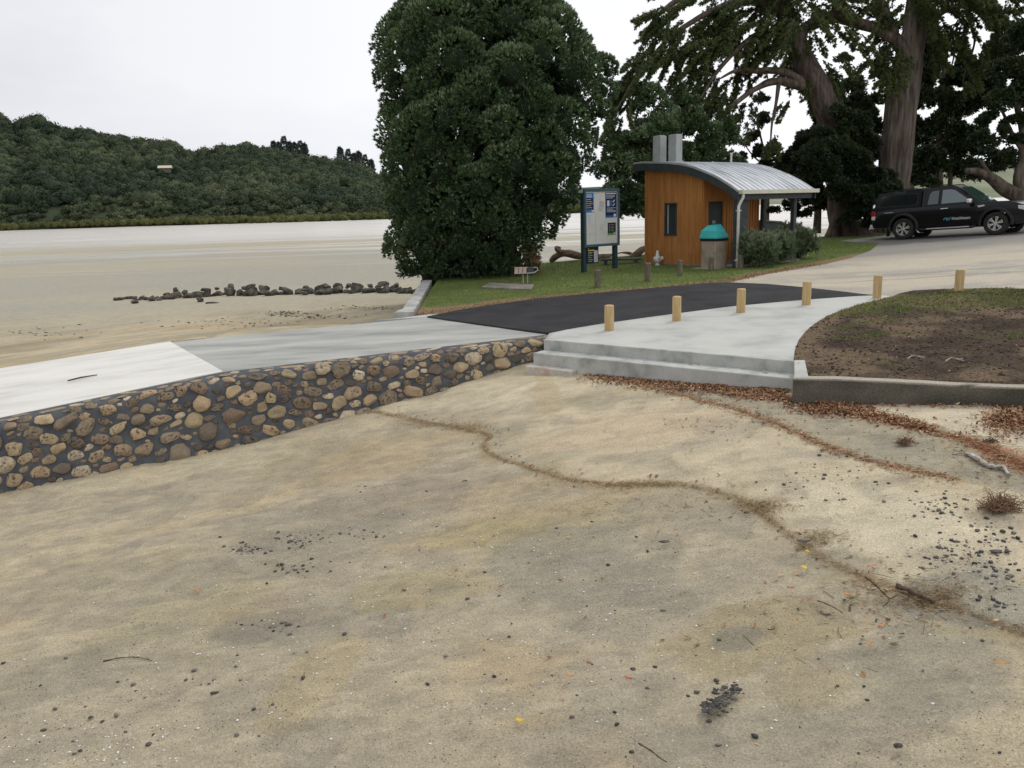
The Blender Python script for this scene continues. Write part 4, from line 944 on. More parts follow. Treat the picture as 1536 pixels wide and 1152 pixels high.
def shell(name, outline, wf, m_, parent, step=.12, smooth=True):
    P = [Vector(p) for p in outline]; n = len(P)
    xs = [p.x for p in P]; zs = [p.y for p in P]; pts = []
    for x in np.arange(min(xs)+step/2, max(xs), step):
        for z in np.arange(min(zs)+step/2, max(zs), step): pts.append((x, z))
    if pts:
        a = np.array(pts); a = a[inside(a[:, 0], a[:, 1], outline)]
    else: a = []
    vs, _, fs, ov, _, _ = delaunay_2d_cdt(P+[Vector(q) for q in a], [(i, (i+1) % n) for i in range(n)], [list(range(n))], 1, 1e-6)
    k = len(vs); V = [(v.x, -wf(v.x, v.y), v.y) for v in vs]+[(v.x, wf(v.x, v.y), v.y) for v in vs]
    Fq = [list(f) for f in fs]+[[i+k for i in f][::-1] for f in fs]; seen = {}
    for f in fs:
        for i in range(len(f)): seen[(f[i], f[(i+1) % len(f)])] = 1
    rim = [(a_, b_) for (a_, b_) in seen if (b_, a_) not in seen]
    for a_, b_ in rim: Fq.append([b_, a_, a_+k, b_+k])
    o = mesh(name, V, Fq, m_, parent); bm = bmesh.new(); bm.from_mesh(o.data); bmesh.ops.recalc_face_normals(bm, faces=bm.faces); bm.to_mesh(o.data); bm.free()
    o.data.polygons.foreach_set('use_smooth', np.ones(len(o.data.polygons), bool)); bevel(o, .03, 3); o.modifiers['bevel'].angle_limit = R_(50); o.modifiers['bevel'].harden_normals = True
    return o
def wb_(x, z): return .885+.035*math.exp(-((z-.88)/.2)**2)-.05*float(ss(1.02, 1.2, z))-.16*float(ss(3.35, 4.2, x))**1.5-.04*float(ss(-.9, -1.2, x))
body = [(-1.14,.50),(-1.18,.62),(-1.16,1.10),(-1.12,1.145),(.58,1.15),(2.6,1.165),(2.75,1.17),(3.3,1.15),(3.75,1.07),(3.98,.98),(4.08,.80),(4.10,.52),(3.98,.40),(3.68,.40)]+arc(WHB,.40,.47,0,180,12)[1:]+[(2.55,.40),(.62,.42)]+arc(0,.42,.47,0,180,12)[1:-1]+[(-.5,.48)]
bd = shell('body', body, wb_, Mp, tk)
wg = lambda x, z: .83-.19*max(0, z-1.12)/.68
cab = shell('cab', [(.63,1.13),(.63,1.76),(.80,1.815),(1.3,1.835),(1.62,1.825),(1.84,1.77),(2.70,1.14)], wg, Mp, tk)
wc_ = lambda x, z: .845-.15*max(0, z-1.12)/.68
can = shell('canopy', [(-1.13,1.15),(-1.01,1.66),(-.93,1.745),(-.5,1.80),(.2,1.825),(.60,1.825),(.60,1.15)], wc_, Mp, tk)
def decal(name, poly, wf, off, m_, parent, both=True, smooth=False):
    n = len(poly)
    for s in ((1, -1) if both else (-1,)):
        mb = MB()
        V = [(x, s*(wf(x, z)+off), z) for x, z in poly]+[(x, s*(wf(x, z)-.02), z) for x, z in poly]
        F_ = [tuple(range(n)), tuple(range(2*n-1, n-1, -1))]+[(i, n+i, n+(i+1) % n, (i+1) % n) for i in range(n)]
        mb.add(V, F_); o = mb.build(name, m_, parent)
    return o
def rnd_poly(x0, z0, x1, z1, sl=0, r=.06, sr=0):
    q = []
    for cx, cz, a in ((x1-r, z0+r, -90), (x1-r, z1-r, 0), (x0+r, z1-r, 90), (x0+r, z0+r, 180)):
        for t in np.linspace(a, a+90, 4):
            x = cx+r*math.cos(R_(t)); z = cz+r*math.sin(R_(t)); f = (z-z0)/(z1-z0); q.append((x+sl*f*(x < (x0+x1)/2)+sr*f*(x >= (x0+x1)/2), z))
    return q
w1 = decal('canopy_window', rnd_poly(-.99, 1.24, .50, 1.68, .10), wc_, .004, Mpl, can); decal('pane', rnd_poly(-.95, 1.27, .46, 1.65, .10), wc_, .008, Mgl, w1)
decal('rear_side_window', [(.84,1.22),(.88,1.58),(.96,1.68),(1.20,1.70),(1.20,1.22)], wg, .005, Mgl3, cab)
decal('front_side_window', [(1.32,1.21),(1.32,1.70),(1.60,1.70),(1.74,1.66),(2.34,1.22)], wg, .005, Mgl2, cab)
decal('window_seal', [(.76,1.17),(.76,1.20),(2.50,1.20),(2.54,1.17)], wg, .012, Mpl, cab)
for x in (1.27,): decal('door_pillar', [(x-.045,1.2),(x-.045,1.72),(x+.045,1.72),(x+.045,1.2)], wg, .008, Mpl, cab)
# windscreen on the sloping front of the cab
mb = MB(); a0, a1 = (2.655, 1.175), (1.875, 1.745); nn = Vector((.57, 0, .78)).normalized()*.008
q = [(a0[0], -.74, a0[1]), (a0[0], .74, a0[1]), (a1[0], .60, a1[1]), (a1[0], -.60, a1[1])]; q = [Vector(p)+nn for p in q]
mb.add(q+[p-nn*3 for p in q], [(0, 1, 2, 3), (7, 6, 5, 4), (0, 4, 5, 1), (1, 5, 6, 2), (2, 6, 7, 3), (3, 7, 4, 0)]); mb.build('windscreen', Mws, cab)
MB().quadbox((2.62, -.5, 1.22), (2.2, .1, 1.53), (.57, 0, .78), (.02, .015)).build('wiper', Mpl, cab)
for y in (-.56, .56): MB().tube([(.75, y, 1.83), (.85, y, 1.875), (1.5, y, 1.88), (1.62, y, 1.84)], .018, 6).build('roof_rail', Mpl, cab)
for y in (-.5, .5): MB().tube([(-.75, y, 1.77), (-.65, y, 1.84), (.3, y, 1.86), (.42, y, 1.81)], .016, 6).build('canopy_rail', Mpl, can)
# door gaps, sill, flares
gap = MB()
def gline(pts):
    for (xa, za_), (xb, zb2) in zip(pts[:-1], pts[1:]):
        for s in (-1, 1):
            d = Vector((xb-xa, 0, zb2-za_)).normalized()*.006; nrm = Vector((-d.z, 0, d.x))
            v = [Vector((x, s*(wb_(x, z)+.004), z)) for x, z in ((xa, za_), (xb, zb2))]; gap.add([v[0]-nrm, v[0]+nrm, v[1]+nrm, v[1]-nrm], [(0, 1, 2, 3)])
gline([(.61,.46),(.61,.7),(.61,.9),(.61,1.1)]); gline([(1.27,.48),(1.27,.7),(1.27,.9),(1.27,1.12)]); gline([(2.46,.56),(2.50,.75),(2.50,.95),(2.48,1.12)]); gline([(1.27,.50),(2.44,.50)])
gap.build('door_gap', mat('gap_black', (.001, .001, .001), rough=.9), bd)
def flare(cx, cz):
    mb = MB(); n = 16; V = []
    for s in (-1, 1):
        b = len(mb.V); V = []
        for i in range(n+1):
            a = R_(-8+196*i/n); c_, s_ = math.cos(a), math.sin(a)
            for r, o_ in ((.46, .02), (.465, .045), (.53, .04), (.56, .0)):
                x, z = cx+c_*r, cz+s_*r; V.append((x, s*(wb_(min(max(x, -1.1), 3.9), z)+o_), z))
        F_ = [(i*4+k, (i+1)*4+k, (i+1)*4+k+1, i*4+k+1) for i in range(n) for k in range(3)]; mb.add(V, F_)
    return mb.build('wheel_arch_flare', Mpl, bd, smooth=True)
flare(0, .42); flare(WHB, .40)
MB().box((1.55, 0, .52), (4.3, 1.30, .36)).box((-.85, 0, .62), (.5, 1.5, .3)).build('underbody', Mpl, bd)
for s in (-1, 1):
    sb = MB().tube([(.58, s*.86, .36), (.66, s*.93, .33), (2.42, s*.93, .33), (2.5, s*.86, .36)], .045, 8).build('side_step', Mpl, tk, smooth=True)
    MB().box((1.6, s*.965, .352), (1.45, .03, .035)).build('step_trim', Mch, sb)
    mr = MB().box((2.34, s*1.03, 1.235), (.13, .22, .15)).build('mirror', Mch, tk, bev=.035); MB().box((2.34, s*1.0, 1.15), (.12, .17, .05)).box((2.38, s*.88, 1.19), (.06, .16, .05)).build('mirror_arm', Mpl, mr)
    MB().tube([(1.34, s*.935, 1.03), (1.36, s*.955, 1.03), (1.56, s*.955, 1.035), (1.58, s*.935, 1.035)], .015, 6).build('door_handle', Mch, tk)
    MB().prism([(2.60, .99), (2.80, 1.02), (2.78, 1.07), (2.56, 1.05)], 'y', s*.86, s*(wb_(2.7, 1.03)+.014)).build('vent_badge', Mch, tk)
    tl_ = MB().prism([(-1.19, .93), (-1.03, .93), (-1.05, 1.10), (-1.17, 1.12)], 'y', s*.78, s*.905).build('tail_light', Mrd, tk, bev=.01); MB().prism([(-1.19, .80), (-1.06, .78), (-1.03, .925), (-1.19, .925)], 'y', s*.78, s*.903).build('reversing_lens', Mwl, tl_, bev=.01)
    hl = MB().prism([(3.66, .90), (3.98, .80), (4.085, .80), (4.03, .945), (3.72, .985)], 'y', s*.60, s*(.845)).build('headlight', Mwl, tk, bev=.02)
    MB().box((4.02, s*.62, .55), (.14, .2, .09)).build('fog_light', Mwl, tk, bev=.02)
    MB().box((-.60, s*.78, .30), (.02, .26, .30)).build('mud_flap', Mpl, tk)
MB().prism([(3.96, .44), (4.12, .46), (4.16, .56), (4.14, .72), (3.98, .76)], 'y', -.74, .74).build('front_bumper', Mpl, tk, bev=.02)
gr = MB().box((4.085, 0, .86), (.05, 1.02, .24)).build('grille', Mpl, tk, bev=.01)
gb = MB()
for z in (.80, .87, .94): gb.box((4.11, 0, z), (.03, .98, .03))
gb.build('grille_bars', Mch, gr)
MB().prism([(-1.30, .46), (-1.12, .46), (-1.12, .62), (-1.28, .62)], 'y', -.82, .82).build('rear_bumper', Mch, tk, bev=.015)
# lettering and mark on the front door (both sides carry it in the place; the near one shows)
def text_mesh(s, size):
    cu = bpy.data.curves.new('t', 'FONT'); cu.body = s; cu.size = size; cu.extrude = .001; cu.offset = size*.012
    o = bpy.data.objects.new('t', cu); COL.objects.link(o); me = bpy.data.meshes.new_from_object(o); bpy.data.objects.remove(o); return me
me = text_mesh('Hutchinson', .145); to = bpy.data.objects.new('door_lettering', me); COL.objects.link(to); to.parent = tk; me.materials.append(mat('decal_grey', (.55, .56, .58), rough=.5))
to.location = (1.72, -(wb_(1.9, .66)+.012), .615); to.rotation_euler = (R_(90), 0, 0); to.scale = (.92, 1, 1)
me = text_mesh('CONSULTING ENGINEERS', .04); 
bpy.data.meshes.remove(me)
sw = MB(); yy = -(wb_(1.6, .66)+.012)
def ribbon(pts, w):
    for (x0, z0), (x1, z1) in zip(pts[:-1], pts[1:]):
        d = Vector((x1-x0, 0, z1-z0)).normalized(); n = Vector((-d.z, 0, d.x))*w; a = Vector((x0, yy, z0)); b = Vector((x1, yy, z1)); sw.add([a-n, a+n, b+n, b-n], [(0, 1, 2, 3)])
ribbon([(1.44,.63),(1.47,.675),(1.52,.70),(1.56,.685),(1.58,.64),(1.555,.62),(1.52,.64)], .010); ribbon([(1.58,.625),(1.61,.70)], .009); ribbon([(1.60,.62),(1.625,.61),(1.68,.72)], .010)
sw.build('door_mark', mat('decal_teal', (.12, .42, .50), rough=.5), tk)
ribbon_b = MB().box((-.52, -.915, 1.03), (.30, .006, .02)).build('tray_badge', Mch, tk)
# wheels
def wheel(cx, s, z):
    w = MB().lathe([(.24, -.10), (.27, -.125), (.36, -.125), (.392, -.10), (.398, 0), (.392, .10), (.36, .125), (.27, .125), (.24, .10)], 'y', (0, 0, 0), 36).build('wheel', Mty, tk, smooth=True)
    w.location = (cx, s*.79, z)
    tr = MB()
    for k in range(40):
        a = 2*math.pi*k/40; tr.box((math.cos(a)*.395, -.045 if k % 2 else .045, math.sin(a)*.395), (.014, .1, .03), Matrix.Rotation(-a, 3, 'Y'))
    tr.build('tread', Mty, w)
    y_ = s*.10
    rim = MB().lathe([(.245, s*.12), (.235, s*.105), (.225, s*.05), (.22, -s*.08)], 'y', n=36).lathe([(0, y_+s*.012), (.05, y_+s*.012), (.06, y_), (.06, y_-s*.03)], 'y', n=18)
    for k in range(6):
        for dl in (-.16, .16):
            a = 2*math.pi*k/6+.3; p0 = Vector((math.cos(a)*.045, y_-s*.005, math.sin(a)*.045)); p1 = Vector((math.cos(a+dl*1.05)*.235, y_+s*.004, math.sin(a+dl*1.05)*.235)); rim.quadbox(p0, p1, (0, 1, 0), (.034, .022))
        a = 2*math.pi*k/6+.3; rim.box((math.cos(a)*.225, y_, math.sin(a)*.225), (.03, .02, .09), Matrix.Rotation(-a, 3, 'Y'))
    rim.build('rim', Mal, w)
    MB().lathe([(0, s*.04), (.2, s*.04)], 'y', n=24).build('brake_disc', Mpl, w)
for s in (-1, 1): wheel(0, s, .398); wheel(WHB, s, .398)
# ================================================================== VEGETATION
def leafcloud(name, parent, m_, P, D, k, Lf, Wf, spread, r_, droop=0., rnd0=None, base=None, shape=.45):
    """k diamond leaves about each point P with mean direction D; one mesh"""
    P = np.repeat(P, k, 0); D = np.repeat(D, k, 0); n = len(P)
    a = D+r_.normal(size=(n, 3))*spread; a[:, 2] -= droop; a /= np.linalg.norm(a, axis=1)[:, None]
    s = np.cross(a, r_.normal(size=(n, 3))); s /= np.linalg.norm(s, axis=1)[:, None]+1e-9
    L_ = (Lf*r_.uniform(.65, 1.25, n))[:, None]; W_ = (Wf*r_.uniform(.7, 1.2, n))[:, None]
    V = np.stack([P, P+a*L_*shape+s*W_/2, P+a*L_, P+a*L_*shape-s*W_/2], 1).reshape(-1, 3)
    Fq = np.arange(n*4).reshape(n, 4)
    rn = r_.uniform(0, 1, n) if rnd0 is None else np.clip(np.repeat(rnd0, k)+r_.normal(size=n)*.16, 0, 1)
    if base is not None: V = V-base
    return mesh(name, V, Fq, m_, parent, attr=np.repeat(rn, 4), origin=None)
def crown_points(lobes, n, r_, depth=.25, inner=.80, zmin=None):
    """points on the outside of the union of lobes (cx,cy,cz,r,flat)"""
    Lb = np.array(lobes); w = Lb[:, 3]**2; k = r_.choice(len(Lb), int(n*2.2), p=w/w.sum())
    d = r_.normal(size=(len(k), 3)); d /= np.linalg.norm(d, axis=1)[:, None]; d[:, 2] = np.where(d[:, 2] < -.55, -d[:, 2], d[:, 2])
    rad = 1-depth*r_.random(len(k))**1.7
    P = Lb[k, :3]+d*np.stack([Lb[k, 3]]*2+[Lb[k, 3]*Lb[k, 4]], 1)*rad[:, None]
    keep = np.ones(len(P), bool)
    for i, l in enumerate(Lb):
        q = (P-l[:3])/np.array([l[3], l[3], l[3]*l[4]]); keep &= ~((np.linalg.norm(q, axis=1) < inner) & (k != i))
    if zmin is not None: keep &= P[:, 2] > zmin
    P, d, k = P[keep][:n], d[keep][:n], k[keep][:n]
    return P, d, k
def cores(name, parent, lobes, m_, base, sc_=.78, seed=0):
    V = []; Fq = []; n = 0
    for i, (x, y, z, r, fl) in enumerate(lobes):
        D = I1; k = 1+.5*(fbm(D[:, 0]*2+i, D[:, 1]*2+seed, D[:, 2]*2, o=3)-.5)
        V.append(np.array([x, y, z])+D*k[:, None]*np.array([r, r, r*fl])*sc_-base); Fq.append(I1F+n); n += len(D)
    return mesh(name, np.vstack(V), np.vstack(Fq), m_, parent, smooth=True)
M_bark = mat('bark_brown', (.055, .042, .032), (.11, .085, .065), (.17, .14, .11), scale=3, rough=.95, stretch=(2, 2, .5), bump=1, bscale=14, bdist=.05)
M_bark_g = mat('bark_grey', (.075, .058, .046), (.16, .13, .105), (.25, .21, .175), scale=2.2, detail=8, rough=.95, stretch=(3, 3, .35), bump=1, bscale=9, bdist=.08)
M_bark_d = mat('bark_dark', (.045, .034, .028), (.095, .073, .060), (.15, .12, .10), scale=2.2, detail=8, rough=.95, stretch=(3, 3, .35), bump=1, bscale=9, bdist=.08)
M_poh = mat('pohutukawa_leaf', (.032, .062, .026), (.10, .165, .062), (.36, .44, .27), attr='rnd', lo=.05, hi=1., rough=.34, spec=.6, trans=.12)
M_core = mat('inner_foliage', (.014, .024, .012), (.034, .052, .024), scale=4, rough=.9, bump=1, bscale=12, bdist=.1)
M_mac = mat('cypress_foliage', (.028, .046, .018), (.080, .112, .036), (.20, .22, .085), attr='rnd', lo=.05, hi=1., rough=.7, spec=.25, trans=.15)
M_drk = mat('dark_tree_leaf', (.014, .025, .011), (.036, .056, .022), (.09, .12, .05), attr='rnd', lo=.05, hi=1., rough=.5, spec=.4, trans=.12)
M_shr = mat('shrub_leaf', (.05, .085, .04), (.13, .175, .09), (.26, .30, .19), attr='rnd', lo=.0, hi=1., rough=.6, spec=.35, trans=.2)

# --- big dense pohutukawa
r_ = np.random.default_rng(21); Yc = 26.4
outl = [(-30,655,770),(0,606,830),(30,582,858),(60,566,882),(90,561,893),(140,566,896),(200,573,893),(250,577,882),(300,580,862),(340,585,838),(370,595,812),(400,612,800),(425,628,770),(440,640,720)]
lobes = []
def xz(py, px): q = aty(px, py, Yc); return q[0], q[2]
prof = []
for py, l, r in outl: a = xz(py, l); b = xz(py, r); prof.append(((a[1]+b[1])/2, a[0], b[0]))
prof = np.array(prof)[::-1]
zs_ = prof[:, 0]
def crown_at(z): return np.interp(z, zs_, prof[:, 1]), np.interp(z, zs_, prof[:, 2])
zlo, zhi = zs_[0]+.3, zs_[-1]
ga = 0
for k in range(125):
    z = zlo+(zhi+.3-zlo)*((k+.5)/125)**.92; l, r = crown_at(z); w = (r-l)/2+.06-.38*float(ss(6.2, 9, z)); cx = (l+r)/2; rad = r_.uniform(.6, 1.2)*min(1, w/2.2+.2)
    ga += 2.39996; rho = 1-.12*r_.random() if k % 6 else r_.uniform(.1, .6)
    dome = math.sqrt(max(.05, 1-(max(0, z-5.4)/4.6)**2))
    ww = max(.15, w-rad*.80)
    lobes.append((cx+ww*math.cos(ga)*rho, Yc+(ww*.92*dome)*math.sin(ga)*rho, z, rad, r_.uniform(.8, 1.0)))
# low skirts reaching the ground on the left, and the tuft sticking out top right
for (px, py, y_, rad) in ((640,425,25.6,.42),(622,405,25.8,.5),(660,415,25.4,.5),(600,375,26,.5),(690,405,25.6,.5),(668,385,25.2,.6),(760,385,25.8,.5),(785,350,26,.5),(728,392,26.5,.42),(805,330,26.,.45),(830,325,26.2,.4),(905,100,26.4,.42),(900,140,26.4,.5),(902,170,26.,.38),(912,110,26.5,.3)):
    q = aty(px, py, y_); lobes.append((q[0], q[1], q[2], rad, .85))
tb = np.array([-1.0, 26.2, .05])
big = thing('pohutukawa_tree', tuple(tb), 'huge dense dark green tree with foliage down to the grass, beside the notice board', 'tree')
P, D, K = crown_points(lobes, 56000, r_, .30, .80, .12); up = np.array([0, 0, .8])
P = P+(np.stack([fbm(P[:, 0]*1.6+s, P[:, 1]*1.6, P[:, 2]*1.6, o=3) for s in (0, 31, 57)], 1)-.5)*.26
rn = np.clip(.30+1.1*(fbm(P[:, 0]*1.1, P[:, 1]*1.1, P[:, 2]*1.1, o=3)-.45)*.5+.34*D[:, 2]-.06+r_.normal(size=len(P))*.10, 0, 1)  # upward-facing leaves toned lighter: light from above painted into the leaf colour
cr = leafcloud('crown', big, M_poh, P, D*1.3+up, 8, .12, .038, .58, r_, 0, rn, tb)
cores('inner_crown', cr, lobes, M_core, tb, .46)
mb = MB()
for i, (dx, dy, tx, ty, tz, r0) in enumerate(((0,0,.6,.3,5.,.30),(-.5,.1,-1.8,-.4,4.5,.22),(.5,-.1,2.2,.3,4.6,.24),(.1,.4,.3,1.8,4.2,.2),(-.2,-.3,-.6,-1.6,3.8,.18))):
    b = tb+np.array([dx, dy, -.2]); t = tb+np.array([tx, ty, tz]); mid = (b+t)/2+np.array([dx*.8, dy*.8, .2]); mb.tube(smooth_path([b, mid, t], 5), np.linspace(r0, r0*.4, 11), 9, rough=.15, ph=i)
mb.build('trunk', M_bark, big, smooth=True, wc=True)
# rusty dead leaves hanging at its right side
q = aty(796, 394, 25.9); P = q+r_.normal(size=(150, 3))*np.array([.13, .15, .30]); P[:, 0] -= (P[:, 2]-q[2])*.0-.0
leafcloud('dead_leaves', big, mat('dead_leaf', (.10, .05, .03), (.24, .13, .08), (.36, .24, .14), attr='rnd', lo=0, hi=1, rough=.8), P, np.tile([.0, 0, -1.], (150, 1)), 4, .16, .07, .5, r_, 0, None, tb)

# --- pohutukawa behind the hut
def tree_px(name, base_px, clumps, label, mleaf, n, leaf=(.11, .045), k=7, core=.7, trunks=(), seed=1, depth=.4, cat='tree', group=None, spread=.7, coremat=None, sc=1., barkm=None, flat=.8, limit=None):
    r2 = np.random.default_rng(seed); b = np.array(base_px, float)
    t = thing(name, tuple(b), label, cat, group); lb = []
    for (px, py, y_, rp) in clumps:
        q = aty(px, py, y_); rad = rp*y_/F
        m_ = max(1, int(rad/.55)**2*2) if rad > .8 else 1
        if m_ == 1: lb.append((q[0], q[1], q[2], rad, flat))
        else:
            for _ in range(min(m_+2, 12)):
                d = r2.normal(size=3); d /= np.linalg.norm(d); rr_ = rad*r2.uniform(.38, .58); d *= (rad-rr_)*r2.uniform(.6, 1.05); lb.append((q[0]+d[0], q[1]+d[1], q[2]+d[2]*.85, rr_, flat))
    P, D, K = crown_points(lb, int(n*1.7), r2, depth, .55)
    P = P+(np.stack([fbm(P[:, 0]*1.8+s, P[:, 1]*1.8, P[:, 2]*1.8, o=3) for s in (0, 31, 57)], 1)-.5)*1.15*sc
    rn = np.clip(.30+.9*(fbm(P[:, 0]*.9, P[:, 1]*.9, P[:, 2]*.9, o=3)-.4)+.2*D[:, 2], 0, 1)
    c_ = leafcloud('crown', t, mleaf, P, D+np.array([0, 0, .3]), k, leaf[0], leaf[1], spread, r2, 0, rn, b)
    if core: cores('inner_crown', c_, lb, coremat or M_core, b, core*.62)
    if trunks:
        mb = MB()
        for i, (pts, r0, r1) in enumerate(trunks):
            q = smooth_path([aty(*p) for p in pts], 4); mb.tube(q, np.linspace(r0, r1, len(q)), 10, rough=.12, ph=i)
        mb.build('trunk', barkm or M_bark, t, smooth=True, wc=True)
    return t
gz = lambda x, y: float(land_z(x, y))
b = aty(985, 372, 33.5); b[2] = 0.05
tree_px('pohutukawa_tree', b, [(990,190,33.5,46),(950,215,33,36),(1040,190,34,40),(935,250,33,30),(965,265,33,34),(1000,240,33.5,45),(1060,225,34,34),(925,285,32.8,22),(955,300,32.8,26),(980,300,33,28),(1020,150,33.5,30),(975,150,33.5,22),(1085,245,34,22),(1095,205,34,20),(928,225,33,20),(940,318,32.8,16),(968,322,33,15),(1010,290,33.5,35),(1050,270,34,30)],
    'rounded grey green tree rising directly behind the hut roof vents', M_poh, 15000, (.13, .055), 7, .68, [([(985,375,33.5),(990,320,33.5),(1000,240,33.5)],.25,.12)], seed=5, depth=.35)

# --- macrocarpa cypresses (two giants)
def cyp(name, base, limbs, pads, label, seed, n_per=520, barkm=None):
    r2 = np.random.default_rng(seed); b = np.array(base, float); t = thing(name, tuple(b), label, 'tree')
    for i, (pts, radii, nm) in enumerate(limbs):
        q = smooth_path([aty(*p) for p in pts], 6); rad = np.interp(np.linspace(0, 1, len(q)), np.linspace(0, 1, len(radii)), radii)
        MB().tube(q, rad, 26 if nm == 'trunk' else 9, rough=.10 if nm == 'trunk' else .2, flute=.07 if nm == 'trunk' else 0, ph=i*1.7).build(nm, barkm if nm == 'trunk' else M_bark, t, smooth=True, wc=True)
    PP = []; DD = []; RN = []; tw = MB()
    pads = pads+[(p[0]+r2.normal()*p[3]*.7, p[1]+r2.normal()*p[3]*.6, p[2]+r2.uniform(-1.2, 1.2), p[3]*.8, p[4], p[5], p[6]*.8) for p in pads if p[6] > .85]
    for (px, py, y_, rp, dx, dz, dens) in pads:
        c_ = aty(px, py, y_); rad = rp*y_/F*1.12; n = int(n_per*dens*max(.5, rad**1.7)); d0 = np.array([dx, r2.uniform(-.5, .3), dz]); d0 /= np.linalg.norm(d0)
        side = np.cross(d0, [0, 0, 1.]); side /= np.linalg.norm(side); nrm = np.cross(side, d0)
        for _ in range(max(4, int(rad*7))):                      # branchlets, each carrying fans of spray
            s0 = c_+side*r2.normal()*rad*.62+nrm*r2.normal()*rad*.38-d0*rad*r2.uniform(.0, 1.); ln = rad*r2.uniform(1.0, 1.9)
            dd = d0+r2.normal(size=3)*.28; dd /= np.linalg.norm(dd); m_ = max(6, n//max(4, int(rad*7)))
            u = r2.random(m_)**.8; wd = (.12+.5*np.sin(np.pi*np.clip(u*.9+.08, 0, 1)))*rad*.62
            off = r2.normal(size=(m_, 1))*.5*wd[:, None]*side+r2.normal(size=(m_, 1))*.14*wd[:, None]*nrm
            pts = s0+dd*(u*ln)[:, None]+off+np.array([0, 0, -1.])*(u**2*ln*.22)[:, None]
            PP.append(pts); DD.append(dd*.8+off*1.2+np.array([0, 0, -.18])); RN.append(np.clip(.28+.35*r2.random()+.25*(off@nrm)/max(rad, .3)+.1*u, 0, 1))
            tw.tube([s0, s0+dd*ln*.5+(0, 0, -ln*.05), s0+dd*ln+(0, 0, -ln*.22)], [.028, .018, .008], 4, cap=False)
    P = np.vstack(PP); D = np.vstack(DD); rn = np.concatenate(RN)
    leafcloud('crown', t, M_mac, P, D, 13, .135, .034, .46, r2, .06, rn, b, shape=.5)
    tag(tw.build('twigs', M_bark, t, wc=True), kind='stuff')
    return t
bL = aty(1272, 353, 36.5)
limbsL = [([(1275,362,36.5),(1268,335,36.5),(1262,300,36.5),(1262,250,36.4),(1250,190,36.2),(1228,135,36),(1205,92,36),(1185,45,36),(1172,0,36),(1160,-60,36)], [.95,.66,.56,.54,.52,.48,.42,.37,.32,.25], 'trunk'),
 ([(1246,362,36.2),(1252,345,36.2),(1258,320,36.4)], [.35,.3,.3], 'root_flare'),
 ([(1205,125,35.9),(1175,108,35.6),(1140,106,35.2),(1105,106,35),(1080,118,34.6)], [.19,.15,.12,.08,.03], 'limb'),
 ([(1205,130,35.8),(1165,122,35.4),(1130,135,35),(1100,158,34.6),(1075,182,34.2)], [.19,.16,.12,.08,.03], 'limb'),
 ([(1180,45,36),(1140,52,35.5),(1105,75,35),(1070,115,34.6),(1050,150,34.4)], [.18,.14,.11,.07,.03], 'limb'),
 ([(1175,15,36),(1120,0,35.5),(1060,20,35),(1000,62,34.4),(955,115,34),(925,165,33.7),(908,195,33.5)], [.18,.15,.12,.09,.06,.04,.015], 'limb'),
 ([(1110,-15,36),(1040,-10,35),(990,20,34.4),(960,62,34)], [.15,.12,.08,.03], 'limb'),
 ([(1195,75,36),(1215,35,36.4),(1255,22,36.6),(1300,38,36.8),(1340,60,37)], [.17,.16,.17,.19,.22], 'limb'),
 ([(1168,125,35.4),(1164,155,35.2),(1158,185,35.1),(1156,212,35)], [.10,.07,.05,.03], 'limb')]
padsL = []
for (px, py, rp, dx, dz, dn) in [(1150,-10,34,-1,-.2,1.3),(1100,0,34,-1,-.3,1.3),(1060,25,32,-1,-.6,1.2),(1020,22,30,-1,-.6,1.2),(1000,55,28,-1,-.8,1.1),(985,85,26,-1,-.9,1.),(965,105,24,-1,-.9,1.),(950,130,24,-.8,-1,1.),(935,155,22,-.8,-1,1.),(922,175,18,-.7,-1,.9),(910,198,14,-.6,-1,.8),(990,20,26,-1,-.3,.9),(1005,120,20,-.5,-1,.8),(1035,72,26,-.8,-.9,1.1),(1060,90,26,-.7,-1,1.1),(1050,125,24,-.6,-1,1.1),(1080,60,28,-.8,-.7,1.1),(1085,150,24,-.5,-1,1.),(1065,165,22,-.5,-1,1.),(1110,120,22,-.6,-.9,.8),(1120,60,26,-.8,-.6,1.),(1150,35,28,-.7,-.5,1.),(1180,10,30,-.4,-.6,1.),(1215,15,28,.3,-.6,.9),(1250,0,30,.6,-.4,.9),(1290,-5,28,.8,-.3,.8),(1150,80,18,-.6,-.8,.6),(1130,165,16,-.5,-1,.5),(1100,190,18,-.5,-1,.5),(1155,215,14,-.1,-1,.6),(1175,165,14,-.4,-.9,.5),(1010,180,14,-.3,-1,.4),(1200,60,20,.2,-.9,.5),(1245,110,20,.6,-.5,.5),(1265,95,18,.6,-.5,.5),(1300,70,18,.6,-.5,.5),(1235,40,18,.5,-.8,.6),(1185,60,24,-.5,-.8,1.),(1200,100,20,.3,-1,.9),(1160,62,24,-.6,-.8,.9),(1215,72,20,.5,-.9,.9),(1130,90,24,-.7,-.8,1.),(1240,140,20,.5,-.8,.9),(1090,30,28,-.8,-.5,1.),(1150,-55,40,-.4,.3,1.4),(1175,-78,34,0,.8,1.2),(1195,-50,34,.6,.3,1.2),(1270,50,22,.6,-.7,.8)]:
    padsL.append((px, py, 36-(1180-px)*.010+rng.uniform(-.7, .7) if px < 1180 else 36.5+rng.uniform(-.6, .6), rp, dx, dz, dn))
cyp('cypress_tree', bL, limbsL, padsL, 'giant leaning cypress with long left hand boughs sweeping down over the hut', 31, barkm=M_bark_d)
bR = aty(1335, 348, 38)
